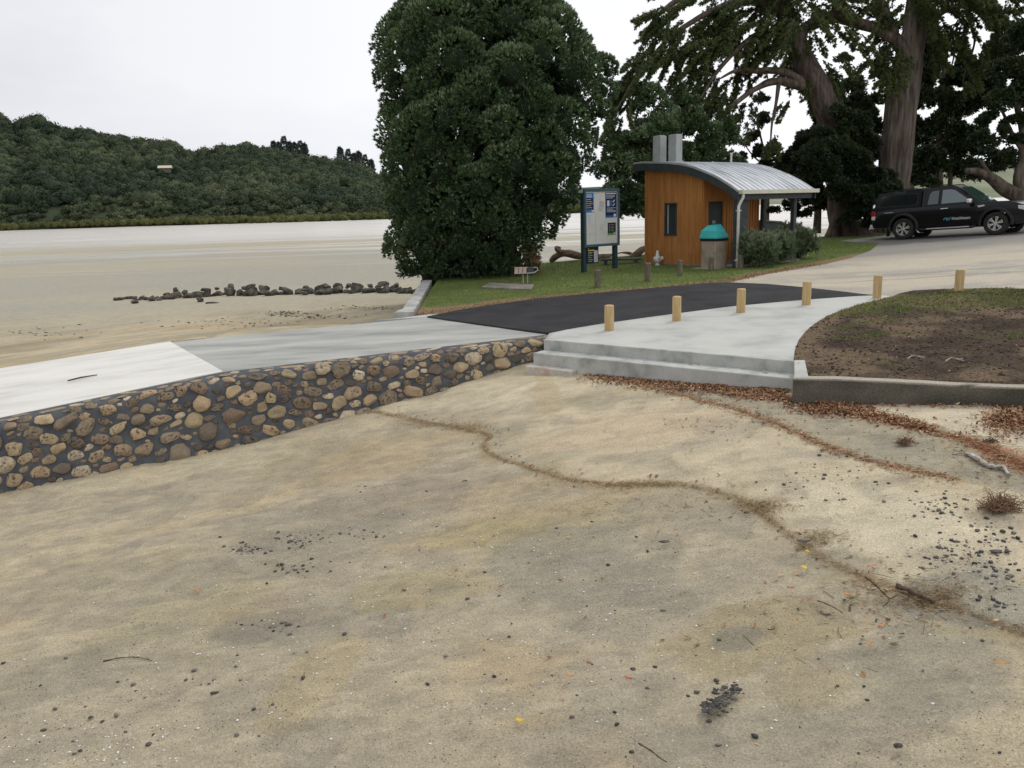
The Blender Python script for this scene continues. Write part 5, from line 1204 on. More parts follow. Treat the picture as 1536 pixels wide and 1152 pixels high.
limbsR = [([(1334,350,38),(1337,310,38),(1340,270,38),(1346,215,38),(1352,150,38),(1362,95,38),(1372,45,38),(1376,0,38),(1380,-60,38)], [.85,.66,.63,.66,.66,.56,.48,.45,.4], 'trunk'),
 ([(1362,100,37.6),(1345,62,37.4),(1318,44,37.2),(1280,34,37),(1250,28,36.8),(1215,36,36.6),(1190,52,36.3)], [.30,.25,.22,.19,.17,.15,.12], 'limb'),
 ([(1340,52,37.2),(1322,10,37),(1300,-40,37)], [.27,.24,.2], 'limb'),
 ([(1378,60,38),(1410,20,38.2),(1450,10,38.4),(1490,40,38.5),(1512,90,38.5)], [.2,.15,.11,.07,.03], 'limb'),
 ([(1425,40,38),(1432,75,37.6),(1424,110,37.5)], [.06,.04,.02], 'limb'), ([(1450,20,38),(1462,60,37.8),(1450,100,37.6),(1444,125,37.5)], [.07,.05,.03,.02], 'limb')]
padsR = []
for (px, py, rp, dx, dz, dn) in [(1335,95,24,-.4,-.8,1.6),(1322,75,22,-.6,-.7,1.2),(1345,115,16,-.3,-1,1.2),(1380,-5,32,.5,-.5,1.4),(1420,0,32,.8,-.5,1.5),(1460,10,32,.8,-.6,1.5),(1500,20,32,.9,-.6,1.4),(1530,45,28,.8,-.8,1.2),(1490,70,24,.7,-.8,1.2),(1520,90,20,.6,-.9,1.),(1440,60,24,.4,-.9,1.2),(1470,95,20,.3,-1,1.1),(1410,55,22,.2,-1,1.),(1455,135,10,.2,-1,.7),(1405,90,16,.3,-1,.7),(1330,0,24,-.6,-.5,.9),(1300,15,20,-.7,-.6,.7),(1345,30,16,-.6,-.7,.7),(1560,60,30,.8,-.7,1.),(1380,-78,36,.1,.8,1.4),(1350,-52,34,-.6,.2,1.2),(1420,-55,34,.7,.2,1.2)]:
    padsR.append((px, py, 37.2+rng.uniform(-.6, .6), rp, dx, dz, dn))
cyp('cypress_tree', bR, limbsR, padsR, 'giant upright cypress with a bare fluted grey trunk behind the pickup', 33, barkm=M_bark_g)

# --- dark trees around and behind the big trunks
b = aty(1215, 345, 40); b[2] = .1
tree_px('evergreen_tree', b, [(1195,245,39,26),(1225,215,39,34),(1255,180,39,32),(1285,165,39.5,34),(1235,255,39,34),(1205,275,39,24),(1275,235,39,40),(1300,200,39.5,32),(1230,170,39,20),(1180,262,38.6,14),(1240,150,39,16),(1290,270,38.5,26),(1190,292,38.5,14),(1215,300,38.5,14),(1250,300,38.5,22),(1160,225,39,9),(1150,245,39,10),(1145,255,39,9),(1170,285,38.4,8)],
    'nearly black bushy tree filling the gap between the hut roof and the leaning trunk', M_drk, 15000, (.20, .07), 6, .72, [([(1225,350,39),(1228,300,39),(1235,230,39)],.2,.1)], seed=7, depth=.6, flat=.55)
b = aty(1300, 352, 34.2)
tree_px('evergreen_shrub', b, [(1268,290,35,16),(1290,300,35,20),(1312,290,35.2,20),(1330,285,35.4,18),(1285,325,35,18),(1305,335,35,16),(1335,300,35.4,16),(1275,262,35,16),(1300,262,35.2,22),(1325,262,35.4,12),(1225,235,34.6,20),(1250,222,34.8,22),(1275,240,34.8,24),(1240,262,34.6,20),(1265,195,35,18),(1290,185,35.2,20),(1305,215,35.4,18),(1255,285,34.6,18),(1210,255,34.6,16),(1262,170,35,14),(1230,205,34.8,14)],
    'dark green undergrowth between the two giant trunks, behind the timber rail', M_drk, 15000, (.16, .055), 6, .6, seed=8, depth=.6, cat='shrub', flat=.6)
b = aty(1412, 300, 42); b[2] = .5
tree_px('evergreen_tree', b, [(1400,75,42,30),(1440,110,42,30),(1395,120,42,24),(1475,100,42,30),(1420,160,42,26),(1455,160,42,28),(1400,190,42,22),(1385,150,42,18),(1435,205,42,22),(1460,225,42,18),(1390,230,42,18),(1410,250,42,17),(1440,255,42,20),(1465,262,42,12),(1380,265,42,13),(1395,280,42,10),(1480,140,42,20),(1425,225,42,18),(1500,75,42,28),(1376,190,42,12),(1372,245,42,10)],
    'dark broadleaf tree with two thin straight trunks standing behind the pickup cab', M_drk, 13000, (.19, .085), 5, .42, [([(1411,310,42),(1410,285,42),(1409,250,42),(1410,190,42),(1414,130,42),(1420,70,42)],.17,.10),([(1424,312,42.2),(1425,285,42.2),(1426,250,42),(1428,190,42),(1426,130,42)],.13,.07),([(1408,290,42),(1402,262,42),(1394,250,42)],.08,.05),([(1430,200,42),(1440,180,42),(1450,160,42)],.05,.03)], seed=9, depth=.8, flat=.6, sc=1.2)
b = aty(1562, 322, 33); b[2] = .7
tree_px('pohutukawa_tree', b, [(1520,110,33,26),(1545,140,33,28),(1505,150,33,20),(1480,175,33,14),(1520,185,33,12),(1540,60,33,30),(1485,215,33,10),(1500,235,33,13),(1520,245,33,12),(1490,250,33,10),(1530,215,33,12),(1470,200,33,9),(1510,205,33,9),(1570,200,33,22),(1580,100,33,34)],
    'spreading dark tree with a low arching bare limb at the right edge of the photo', M_drk, 8000, (.15, .07), 5, .4, [([(1580,340,32.5),(1560,312,32.6),(1535,296,32.8),(1508,284,33),(1488,268,33),(1468,258,33),(1448,256,33)],.42,.10),([(1540,296,32.8),(1528,272,32.9),(1534,235,33),(1534,195,33),(1526,160,33),(1520,120,33)],.24,.08),([(1490,268,33),(1475,248,33),(1468,238,33)],.10,.05),([(1533,225,33),(1518,200,33),(1505,170,33),(1490,150,33)],.10,.03),([(1533,200,33),(1548,170,33),(1560,140,33)],.07,.03)], seed=10, depth=.8, flat=.6)
b = aty(1370, 310, 50); b[2] = .4
tree_px('evergreen_tree', b, [(1370,120,48,22),(1385,90,48,30),(1372,240,46,18),(1380,210,46,16),(1345,225,46,12),(1310,150,46,14),(1312,230,46,16),(1318,110,46,10),(1380,40,48,30),(1280,130,46,16),(1270,90,46,10)],
    'shadowy dark tree seen in patches either side of the upright grey trunk', M_drk, 7000, (.2, .09), 5, .5, [([(1366,310,48),(1368,240,48),(1372,160,48)],.2,.1)], seed=12, depth=.7, flat=.6)
# foliage of a tree hanging right of the hut
b = aty(1150, 350, 44); b[2] = -.2
tree_px('pohutukawa_tree', b, [(1130,205,43,9),(1145,232,43,10),(1115,232,43,8),(1160,262,42,10),(1178,250,42,10),(1125,258,43,9),(1200,312,41,7),(1215,318,41,6),(1235,308,41,8),(1180,310,41,6),(1160,316,41,5),(1250,312,41,8),(1140,150,43,7),(1100,255,43,9),(1108,180,43,8),(1150,185,43,8)],
    'thin open tree whose small leaf clumps show against the sky right of the vent pipe', M_drk, 3200, (.17, .08), 5, 0, [([(1150,348,43),(1152,300,43),(1148,240,43),(1135,180,43)],.10,.04),([(1150,260,43),(1165,240,42.5),(1185,225,42)],.05,.02),([(1149,250,43),(1128,232,43),(1110,205,43)],.05,.02)], seed=13, depth=.9, flat=.7)

# --- shrubs along the porch
def shrub(px, py, w, h, y_off, seed, label):
    r2 = np.random.default_rng(seed); p = land_pt(px, py); b = np.array([p[0], p[1]+y_off, p[2]]); lb = []
    t = thing('shrub', tuple(b), label, 'shrub', 'grey green shrubs along the porch')
    for _ in range(12):
        a = r2.uniform(0, 6.28); rr_ = r2.uniform(.22, .34)*h; q = r2.random()**.5*(w/2-rr_*.7); lb.append((b[0]+q*math.cos(a), b[1]+q*math.sin(a)*.8, b[2]+r2.uniform(.3, .80)*h-.02, rr_, 1.05))
    P, D, K = crown_points(lb, 2400, r2, .75, .45, b[2]+.04); P = P+r2.normal(size=P.shape)*.085; P[:, 2] = np.maximum(P[:, 2], b[2]+.03)
    rn = np.clip(.35+.9*(fbm(P[:, 0]*3, P[:, 1]*3, P[:, 2]*3, o=3)-.45)+.35*D[:, 2], 0, 1)
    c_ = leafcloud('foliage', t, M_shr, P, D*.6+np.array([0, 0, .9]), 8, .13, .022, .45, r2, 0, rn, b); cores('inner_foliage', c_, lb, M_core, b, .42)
    mb = MB()
    for _ in range(9): a = r2.uniform(0, 6.28); mb.tube([b+(0, 0, -.05), b+np.array([math.cos(a)*.15, math.sin(a)*.15, h*.3]), b+np.array([math.cos(a)*w*.3, math.sin(a)*w*.25, h*.7])], [.025, .018, .006], 5)
    mb.build('stem', M_bark, t, wc=True)
shrub(1137, 402, 1.05, .84, .25, 41, 'grey green shrub nearest the downpipe, first of the three along the porch rail')
shrub(1170, 396, 1.15, .80, .35, 42, 'middle grey green shrub along the porch rail, with a bare pale stem')
shrub(1205, 389, 1.2, .92, .3, 43, 'grey green shrub at the far end of the porch rail, beside the gravel')

# ================================================================== FAR SHORE
def far_pt(px, py, y_): return aty(px, py, y_)
ridge = [(-320,150),(-200,175),(-80,160),(0,172),(22,190),(45,174),(60,174),(72,184),(90,190),(125,195),(160,201),(200,209),(232,210),(262,218),(290,231),(310,226),(340,220),(380,218),(410,224),(470,238),(500,240),(530,246),(560,257),(600,275),(660,290),(760,303),(900,306),(1010,308)]
rx = np.array(ridge, float)
def build_hill(name, ridge, y0, y1, zb, seed, m_h, ext=0.):
    """terrain from the shore (y0) to the ridge (y1)"""
    rx = np.array(ridge, float); W = []; 
    for px, py in rx: q = aty(px, py, y1); W.append((q[0], q[2]))
    W = np.array(W); xs = np.linspace(W[0, 0], W[-1, 0], 220); zr = np.interp(xs, W[:, 0], W[:, 1]); n = 44
    V = []
    for i, x in enumerate(xs):
        for j in range(n+16):
            t = j/(n-1); y = y0+(y1-y0)*t; s = np.clip(t, 0, 1)
            prof_ = s**.72 if t <= 1 else 1-((t-1)/.36)**1.5*1.1
            sh = x*(y/y1)
            z = zb+(zr[i]-zb)*prof_
            z += (min(1, s*2)*(1-s)*1.2)*26*(float(fbm(x/130+seed, y/90, o=3))-.5)
            V.append((sh, y, z))
    w = n+16; idx = np.arange(len(xs)*w).reshape(len(xs), w); Fq = np.stack([idx[:-1, :-1], idx[1:, :-1], idx[1:, 1:], idx[:-1, 1:]], -1).reshape(-1, 4)
    V = np.array(V); o = mesh(name, V, Fq, m_h, smooth=True, origin=(0, 0, 0)); o['kind'] = 'structure'; return V.reshape(len(xs), w, 3), n
M_hill = mat('forest_floor', (.03, .045, .02), (.05, .065, .03), scale=.02, rough=.95)
HV, hn = build_hill('hills', [(a, b+7) for a, b in ridge], 545, 830, -1.4, 3, M_hill)
Vb, Fb = I2, I2F
def forest(name, pts, rads, m_, seed, m_core, ncard=55, card=(1.9, 1.15), flat=.85):
    pts = np.array(pts); rads = np.array(rads); n = len(pts); r2 = np.random.default_rng(seed); D0 = I1; Vs = np.empty((n, len(D0), 3), np.float32)
    for i in range(n):
        s = r2.uniform(0, 99); k = .8*(1+.6*(vn(D0[:, 0]*2+s, D0[:, 1]*2, D0[:, 2]*2-s)-.5)); Vs[i] = pts[i]+D0*k[:, None]*np.array([rads[i], rads[i], rads[i]*flat])
    core = (I1F[None]+(np.arange(n)*len(D0))[:, None, None]).reshape(-1, 3)
    d = r2.normal(size=(n*ncard, 3)); d[:, 2] = np.abs(d[:, 2]); d[:, 1] = np.where(r2.random(len(d)) < .6, -np.abs(d[:, 1]), d[:, 1]); d /= np.linalg.norm(d, axis=1)[:, None]
    R = np.repeat(rads, ncard); P = np.repeat(pts, ncard, 0)+d*(R*r2.uniform(.75, 1.12, len(R)))[:, None]*np.array([1, 1, flat])
    tint = np.clip(r2.normal(.36, .20, n)+1.1*(fbm(pts[:, 0]/60, pts[:, 1]/60, o=3)-.5), 0, 1); rn = np.clip(np.repeat(tint, ncard)+.10*d[:, 2]+r2.normal(size=len(R))*.07, 0, 1)
    a = d*.25+r2.normal(size=d.shape)*.7; a /= np.linalg.norm(a, axis=1)[:, None]; s = np.cross(a, d+r2.normal(size=d.shape)*.5); s /= np.linalg.norm(s, axis=1)[:, None]
    L_ = (card[0]*r2.uniform(.6, 1.3, len(R)))[:, None]; W_ = (card[1]*r2.uniform(.6, 1.2, len(R)))[:, None]
    V = np.stack([P-a*L_/2, P+s*W_/2, P+a*L_/2, P-s*W_/2], 1).reshape(-1, 3)
    q = np.arange(len(V)).reshape(-1, 4); t3 = np.vstack([q[:, [0, 1, 2]], q[:, [0, 2, 3]]])+n*len(D0)
    o = mesh(name, np.vstack([Vs.reshape(-1, 3), V]), np.vstack([core, t3]), m_, attr=np.r_[np.repeat(np.clip(tint-.15, 0, 1), len(D0)), np.repeat(rn, 4)], origin=(0, 0, 0)); o['kind'] = 'stuff'; return o
M_for = mat('far_forest', (.036, .052, .032), (.068, .088, .048), (.12, .138, .070), attr='rnd', lo=.0, hi=1., rough=.9, spec=.1, bump=1, bscale=.9, bdist=.8)
M_mang = mat('shore_scrub', (.055, .065, .022), (.095, .10, .035), (.14, .14, .055), attr='rnd', lo=.0, hi=1., rough=.9, spec=.1)
r2 = np.random.default_rng(77); pts = []; rads = []
ni = HV.shape[0]
for _ in range(6600):
    i = r2.uniform(0, ni-1.01); j = (r2.random()**1.15)*(hn+5); i0, j0 = int(i), int(j); fi, fj = i-i0, j-j0
    p = HV[i0, j0]*(1-fi)*(1-fj)+HV[i0+1, j0]*fi*(1-fj)+HV[i0, j0+1]*(1-fi)*fj+HV[i0+1, j0+1]*fi*fj
    rr_ = (2.2+5.6*r2.random()**1.6)*(1.0 if j > 4 else .62); pts.append(p+np.array([0, 0, rr_*.35])); rads.append(rr_)
pts = np.array(pts); rads = np.array(rads)
for hy in np.arange(600, 830, 2.):
    q = aty(248, 259, hy); d_ = HV[:, :, :2].reshape(-1, 2)-q[:2]; zt2 = HV.reshape(-1, 3)[np.argmin((d_**2).sum(1)), 2]
    if zt2 > q[2]-2: break
HOUSE = aty(248, 256, hy-3)
kq = (np.abs(pts[:, 0]*HOUSE[1]/pts[:, 1]-HOUSE[0]) < 9) & (pts[:, 1] < HOUSE[1]+6) & (pts[:, 1] > HOUSE[1]-40) & (pts[:, 2]+rads > HOUSE[2]+.5)
pts, rads = pts[~kq], rads[~kq]
fo = forest('forest', pts, rads, M_for, 5, M_core, 60); tag(fo, 'dark green native bush covering the hillside across the estuary', 'forest')
# scrub band along the far shore
pts = []; rads = []
for k in range(1500):
    px = r2.uniform(-300, 900); y_ = r2.uniform(505, 548)+20*math.sin(px*.01); q = aty(px, 300, y_); rr_ = r2.uniform(1.3, 2.8); pts.append((q[0], y_, -1.5+rr_*.8+(y_-505)*.03)); rads.append(rr_)
mg = forest('shore_scrub', pts, rads, M_mang, 6, M_core, 34, (1.0, .6)); tag(mg, 'olive band of low mangrove scrub along the far shore', 'scrub')
# more distant hills seen between the trees on the right
HV2, hn2 = build_hill('distant_hills', [(900,300),(1000,285),(1120,292),(1210,284),(1260,280),(1300,275),(1380,262),(1450,240),(1530,246),(1600,236),(1750,230),(1900,250)], 1000, 1500, -1.4, 9, mat('distant_bush', (.13, .16, .09), (.18, .20, .12), (.24, .24, .16), scale=.015, detail=8, rough=.95))
HV3, _ = build_hill('distant_hills', [(480,262),(560,262),(620,264),(700,276),(820,284),(880,281),(900,280),(960,290),(1100,296)], 950, 1300, -1.4, 12, mat('far_ridge', (.03, .05, .03), (.05, .07, .04), scale=.02, detail=8, rough=.95))
# pines on the skyline
def pine(seed, h):
    r3 = np.random.default_rng(seed); P = []; D = []
    for k in range(170): z = h*(.22+.78*r3.random()); a = r3.uniform(0, 6.28); w = (h*.26)*(1-(z/h))**.75*r3.uniform(.5, 1)+.3; P.append((w*math.cos(a), w*math.sin(a), z)); D.append((math.cos(a), math.sin(a), .3))
    return np.array(P), np.array(D)
M_pn = mat('pine_foliage', (.08, .10, .085), (.14, .165, .14), attr='rnd', lo=0, hi=1, rough=.9)
pr = []
for s in range(3):
    P, D = pine(s, 15+3*s); t = thing('pine_tree', (0, 0, 0), 'dark pine standing on the skyline of the forested hill', 'tree', 'pines on the skyline')
    leafcloud('crown', t, M_pn, P, D, 5, 2.4, 1.2, .6, r2); MB().tube([(0, 0, -3), (0, 0, 15+3*s-1)], [.5, .15], 6).build('trunk', M_bark, t); pr.append(t)
spots = [(412,236),(420,238),(428,238),(436,239),(444,240),(452,241),(458,242),(512,252),(524,254),(533,256),(540,258),(549,260),(558,262)]
for i, (px, py) in enumerate(spots):
    t = pr[i] if i < 3 else copy_tree(pr[i % 3]); q = aty(px, py, 838); t.location = tuple(q); k = r2.uniform(.8, 1.1); t.scale = (k, k, k)
# house among the bush
ho = thing('house', tuple(HOUSE), 'small pale roofed house half hidden in the bush on the far hillside', 'house', rz=.25); ho.scale = (.72, .72, .72)
MB().box((0, 0, 0), (11, 7, 5)).build('wall', mat('house_wall', (.13, .12, .10), rough=.9), ho)
for xx in (-3.5, -1, 1.5, 4): MB().box((xx, -3.52, .3), (1.3, .1, 1.8)).build('window', M_glass, ho)
MB().prism([(-4.6, 2.4), (4.6, 2.4), (4.6, 2.7), (0, 5.4), (-4.6, 2.7)], 'x', -7, 7).build('roof', mat('house_roof', (.52, .44, .32), (.60, .50, .37), scale=1, rough=.8), ho)
q = aty(248, 262, 683)
# ================================================================== SMALL THINGS ON THE SAND AND THE GRASS
r_ = np.random.default_rng(99)
def place(xy, dz=0.): z = sand_z(xy[:, 0], xy[:, 1]); return np.c_[xy, z+dz]
def leaves(name, xy, size, m_, label, cat, zf=None, lift=.006, curl=.25, tilt=.35, aspect=.36, rn=None, kind='stuff'):
    n = len(xy); P = place(xy, lift) if zf is None else np.c_[xy, zf(xy[:, 0], xy[:, 1])+lift]
    P[:, 2] += r_.random(n)*lift*2
    a = r_.uniform(0, 2*np.pi, n); t = r_.normal(size=n)*tilt; A = np.stack([np.cos(a)*np.cos(t), np.sin(a)*np.cos(t), np.sin(t)], 1)
    S = np.cross(A, np.array([0, 0, 1.])+r_.normal(size=(n, 3))*tilt); S /= np.linalg.norm(S, axis=1)[:, None]; U_ = np.cross(S, A); U_ *= np.sign(U_[:, 2:3]+1e-9)
    L_ = (size*r_.uniform(.6, 1.3, n))[:, None]; W_ = L_*aspect*r_.uniform(.7, 1.2, (n, 1)); cu = L_*curl*r_.uniform(.2, 1, (n, 1))
    V = np.stack([P-A*L_/2+U_*cu*.5, P-A*L_*.15+S*W_/2+U_*cu*.25, P+A*L_*.2+S*W_*.45+U_*cu*.2, P+A*L_/2+U_*cu*.6, P+A*L_*.2-S*W_*.45+U_*cu*.2, P-A*L_*.15-S*W_/2+U_*cu*.25, P-A*L_*.12, P+A*L_*.2], 1).reshape(-1, 3)
    b = np.arange(n)[:, None]*8; Fq = np.vstack([b+np.array(f) for f in ((0, 1, 6), (0, 6, 5), (1, 2, 7), (1, 7, 6), (6, 7, 4), (6, 4, 5), (2, 3, 7), (7, 3, 4))])
    rr_ = r_.random(n) if rn is None else rn
    o = mesh(name, V, Fq, m_, attr=np.repeat(rr_, 8)); return tag(o, label, cat, kind=kind)
def chunks(name, xy, smin, smax, m_, label, cat, flat=.6, base=None, zf=None, sink=.25, kind='stuff', power=2.5):
    D, Fi = base or (I0, I0F); n = len(xy); P = place(xy) if zf is None else np.c_[xy, zf(xy[:, 0], xy[:, 1])]
    s = smin+(smax-smin)*r_.random(n)**power; sc3 = np.stack([s, s*r_.uniform(.5, 1, n), s*flat*r_.uniform(.5, 1, n)], 1)
    V = D[None]*(1+.35*(r_.random((n, len(D), 1))-.5))*sc3[:, None]; a = r_.uniform(0, 6.28, n); ca, sa = np.cos(a)[:, None], np.sin(a)[:, None]
    V = np.stack([V[..., 0]*ca-V[..., 1]*sa, V[..., 0]*sa+V[..., 1]*ca, V[..., 2]], -1)+P[:, None]; V[..., 2] += (sc3[:, 2]*(1-sink))[:, None]
    Fq = (Fi[None]+(np.arange(n)*len(D))[:, None, None]).reshape(-1, 3)
    o = mesh(name, V.reshape(-1, 3), Fq, m_, attr=np.repeat(r_.random(n), len(D))); return tag(o, label, cat, kind=kind)
I0, I0F = ico(1)
def along_line(W, n, sig, a0=0., a1=1., off=0.):
    W = np.array(W)[:, :2]; S = np.r_[0, np.cumsum(np.hypot(*np.diff(W, axis=0).T))]; s = r_.uniform(a0, a1, n)*S[-1]
    x = np.interp(s, S, W[:, 0]); y = np.interp(s, S, W[:, 1]); k = np.clip(np.searchsorted(S, s)-1, 0, len(W)-2); d = W[k+1]-W[k]; d /= np.hypot(*d.T)[:, None]
    c_ = .6+.8*vn(s*1.6, s*0); o_ = r_.normal(size=n)*sig*c_+off
    return np.stack([x+d[:, 1]*o_, y-d[:, 0]*o_], 1)
def blob(px, py, rx_, ry_, n):
    p = sand_pt(px, py)[:2]; e = sand_pt(px+rx_, py)[:2]-p; g = sand_pt(px, py+ry_)[:2]-p; k = r_.normal(size=(n, 2))*.5; return p+k[:, :1]*e+k[:, 1:]*g
def on_sand(xy): return xy[~inside(xy[:, 0], xy[:, 1], land_poly)]
M_leafl = mat('fallen_leaf', (.075, .035, .022), (.27, .12, .058), (.54, .37, .21), attr='rnd', lo=0, hi=1, rough=.75, spec=.25)
M_leafr = mat('red_leaf_debris', (.20, .05, .025), (.34, .11, .05), (.46, .22, .11), attr='rnd', lo=0, hi=1, rough=.8)
M_twig = mat('wrack_twig', (.17, .11, .055), (.36, .26, .14), (.54, .43, .26), attr='rnd', lo=0, hi=1, rough=.9)
M_peb = mat('black_pebble', (.018, .019, .020), (.06, .056, .05), (.17, .15, .125), attr='rnd', lo=0, hi=1, rough=.55, spec=.5)
M_grit = mat('dark_grit', (.04, .035, .028), (.09, .08, .062), (.17, .15, .12), attr='rnd', lo=0, hi=1, rough=.85)
M_shell = mat('shell_chip', (.62, .60, .55), (.80, .78, .73), attr='rnd', lo=0, hi=1, rough=.5)
# the leaf banks
e1 = np.array([along(s, f, 0)[:2] for s, f in zip(r_.uniform(.9, el+.1, 5200), .37+np.abs(r_.normal(size=5200))*.20)])
t1 = (e1-pl[:2])@e; keep = (t1 > 1.0) & (r_.random(len(e1)) < np.clip((t1-.8)/1.8, .08, 1)); e1 = e1[keep]
e2 = along_line(WC, 3600, .085, .28, .72); e3 = blob(1515, 632, 45, 22, 1400); e4 = blob(1250, 612, 55, 12, 1100); e5 = wall_t[0]+np.outer(r_.uniform(0, 5.5, 500), wd_)-np.outer(.03+np.abs(r_.normal(size=500))*.05, wn)
leaves('leaf_litter', on_sand(np.vstack([e1, e2, e3, e4, e5])), .048, M_leafl, 'bank of rust brown fallen leaves along the foot of the steps and old wall', 'leaf litter', lift=.008, tilt=.45)
leaves('leaf_debris', on_sand(np.vstack([along_line(WC, 9000, .05, .28, 1.0, .02), along_line(WB, 2300, .018)])), .016, M_leafr, 'thin red brown lines of shredded leaf debris on the sand', 'leaf debris', lift=.004, tilt=.5, aspect=.45)
leaves('leaf_scatter', on_sand(np.vstack([along_line(WB, 350, .10), along_line(WA, 260, .12), along_line(WC, 400, .3, .28, 1.), blob(1300, 900, 200, 110, 70), blob(900, 900, 500, 200, 45), blob(1100, 640, 200, 40, 60)])), .042, M_leafl, 'single fallen leaves scattered across the sand', 'leaves', lift=.006, tilt=.3, aspect=.42)
def twigs(name, xy, l0, l1, w, m_, label, W=None, zj=.01, jit=.9):
    n = len(xy); P = place(xy, .004); P[:, 2] += np.abs(r_.normal(size=n))*zj; a = r_.uniform(0, 6.28, n) if W is None else W+r_.normal(size=n)*jit
    t = r_.normal(size=n)*.15; A = np.stack([np.cos(a)*np.cos(t), np.sin(a)*np.cos(t), np.sin(t)], 1); L_ = (l0+(l1-l0)*r_.random(n)**2)[:, None]/2
    S = np.stack([-np.sin(a), np.cos(a), 0*a], 1)*(w*r_.uniform(.5, 1.4, n))[:, None]; Uz = np.array([0, 0, 1.])*(w*.8)
    m1 = P+S*r_.normal(size=(n, 1))*1.5
    V = np.stack([P-A*L_-S/2, P-A*L_+S/2, P-A*L_+Uz, m1-S/2, m1+S/2, m1+Uz, P+A*L_-S/2, P+A*L_+S/2, P+A*L_+Uz], 1).reshape(-1, 3); b = np.arange(n)[:, None]*9
    Fq = np.vstack([b+np.array(f) for k in (0, 3) for f in ((k, k+1, k+4, k+3), (k+1, k+2, k+5, k+4), (k+2, k, k+3, k+5))]); return tag(mesh(name, V, Fq, m_, attr=np.repeat(r_.random(n), 9)), label, 'twigs', kind='stuff')
wa = along_line(WA, 3600, .020, .0, 1., .03); pile = [blob(1145, 758, 40, 9, 700), blob(1400, 893, 60, 18, 900), blob(1230, 806, 40, 14, 500), blob(640, 634, 50, 5, 400), blob(700, 640, 40, 5, 400), blob(950, 724, 90, 5, 500)]
twigs('wrack_line', on_sand(np.vstack([wa]+pile)), .012, .06, .0024, M_twig, 'winding line of brown twigs and weed left on the sand by the tide')
twigs('twig_scatter', on_sand(np.vstack([along_line(WB, 900, .06), along_line(WC, 900, .12, .28, 1.), blob(1330, 900, 160, 60, 160), blob(1000, 760, 300, 40, 120), e1[:900], blob(1480, 690, 90, 40, 150)])), .03, .14, .004, M_twig, 'thin broken twigs scattered on the sand among the leaves')
# fine grit, pebbles, shells
near = np.stack([r_.uniform(-6.5, 6.5, 70000), 2.8+10.5*r_.random(70000)**1.3], 1); near = near[fbm(near[:, 0]*.9, near[:, 1]*.9, o=3, s=44)+.22*r_.random(len(near)) > .56]
TET = (np.array([(1, 0, -.5), (-.5, .87, -.5), (-.5, -.87, -.5), (0, 0, .8)]), np.array([(0, 1, 3), (1, 2, 3), (2, 0, 3), (0, 2, 1)]))
chunks('sand_grit', on_sand(near), .0015, .007, M_grit, 'fine dark grit sprinkled over the sand', 'grit', base=TET)
blk = [blob(1495, 815, 55, 60, 130), blob(1500, 880, 60, 60, 70), blob(1420, 830, 50, 35, 110), blob(1420, 765, 60, 25, 90), blob(370, 825, 30, 8, 60), blob(445, 808, 45, 14, 60), blob(440, 850, 40, 16, 30), blob(520, 795, 60, 8, 30), blob(400, 935, 50, 10, 30), blob(700, 850, 400, 170, 80), blob(1000, 1020, 400, 110, 60), blob(300, 1040, 250, 100, 60), blob(590, 730, 60, 12, 18), blob(1250, 720, 90, 40, 70), blob(150, 1090, 120, 50, 30)]
chunks('pebble_scatter', on_sand(np.vstack(blk)), .004, .021, M_peb, 'black pebbles scattered in loose patches on the sand', 'pebbles', base=(I1, I1F), power=2.6)
sh = [blob(130, 1120, 160, 60, 160), blob(700, 900, 700, 220, 520), blob(620, 780, 400, 90, 200), blob(1450, 850, 110, 100, 130), blob(1000, 1000, 420, 130, 110), blob(400, 1000, 350, 120, 110), blob(1290, 770, 150, 60, 60), blob(820, 720, 400, 80, 80)]
chunks('shell_chips', on_sand(np.vstack(sh)), .003, .0125, M_shell, 'small white broken shells scattered over the sand', 'shells', flat=.35, power=2)
# dark weed on the far beach
fb = np.vstack([blob(430, 470, 32, 4, 260), blob(470, 475, 60, 4, 160), blob(350, 485, 120, 8, 120), blob(540, 462, 60, 4, 120), blob(60, 500, 90, 10, 60)])
chunks('weed_debris', fb, .01, .06, M_grit, 'dark weed and debris strewn on the beach beyond the ramp', 'debris', flat=.3)
# ------------------------------------------------------------------ individual pieces
def lump(name, px, py, s, seed, m_, label, cat, sc3=(1, .7, .5), rz=0.):
    v = rockmesh(seed)*s*np.array(sc3); p = sand_pt(px, py); o = mesh(name, v, I2F, m_, origin=(0, 0, 0)); o.location = (p[0], p[1], p[2]+s*sc3[2]*.3); o.rotation_euler = (0, 0, rz); return tag(o, label, cat)
M_cl = mat('black_rock_wet', (.03, .029, .028), (.075, .072, .066), (.13, .125, .11), scale=18, rough=.7, spec=.4, bump=1, bscale=40, bdist=.02)
cl = thing('stone_cluster', tuple(sand_pt(1080, 1046)), 'dark clod of black crusted rock sunk in the sand low in the photo', 'rock')
V = []; Fq = []; n = 0
for i in range(150):
    u = r_.uniform(-1, 1); w_ = r_.normal()*.25; q = sand_pt(1082+u*24+w_*22, 1048-u*20+w_*20); s = r_.uniform(.005, .019); V.append(rockmesh(i+5, (I1, I1F))*s*np.array([1.35, 1.1, .8])+q+np.array([0, 0, s*.15])); Fq.append(I1F+n); n += len(I1)
mesh('crust', np.vstack(V), np.vstack(Fq), M_cl, cl, world_coords=True)
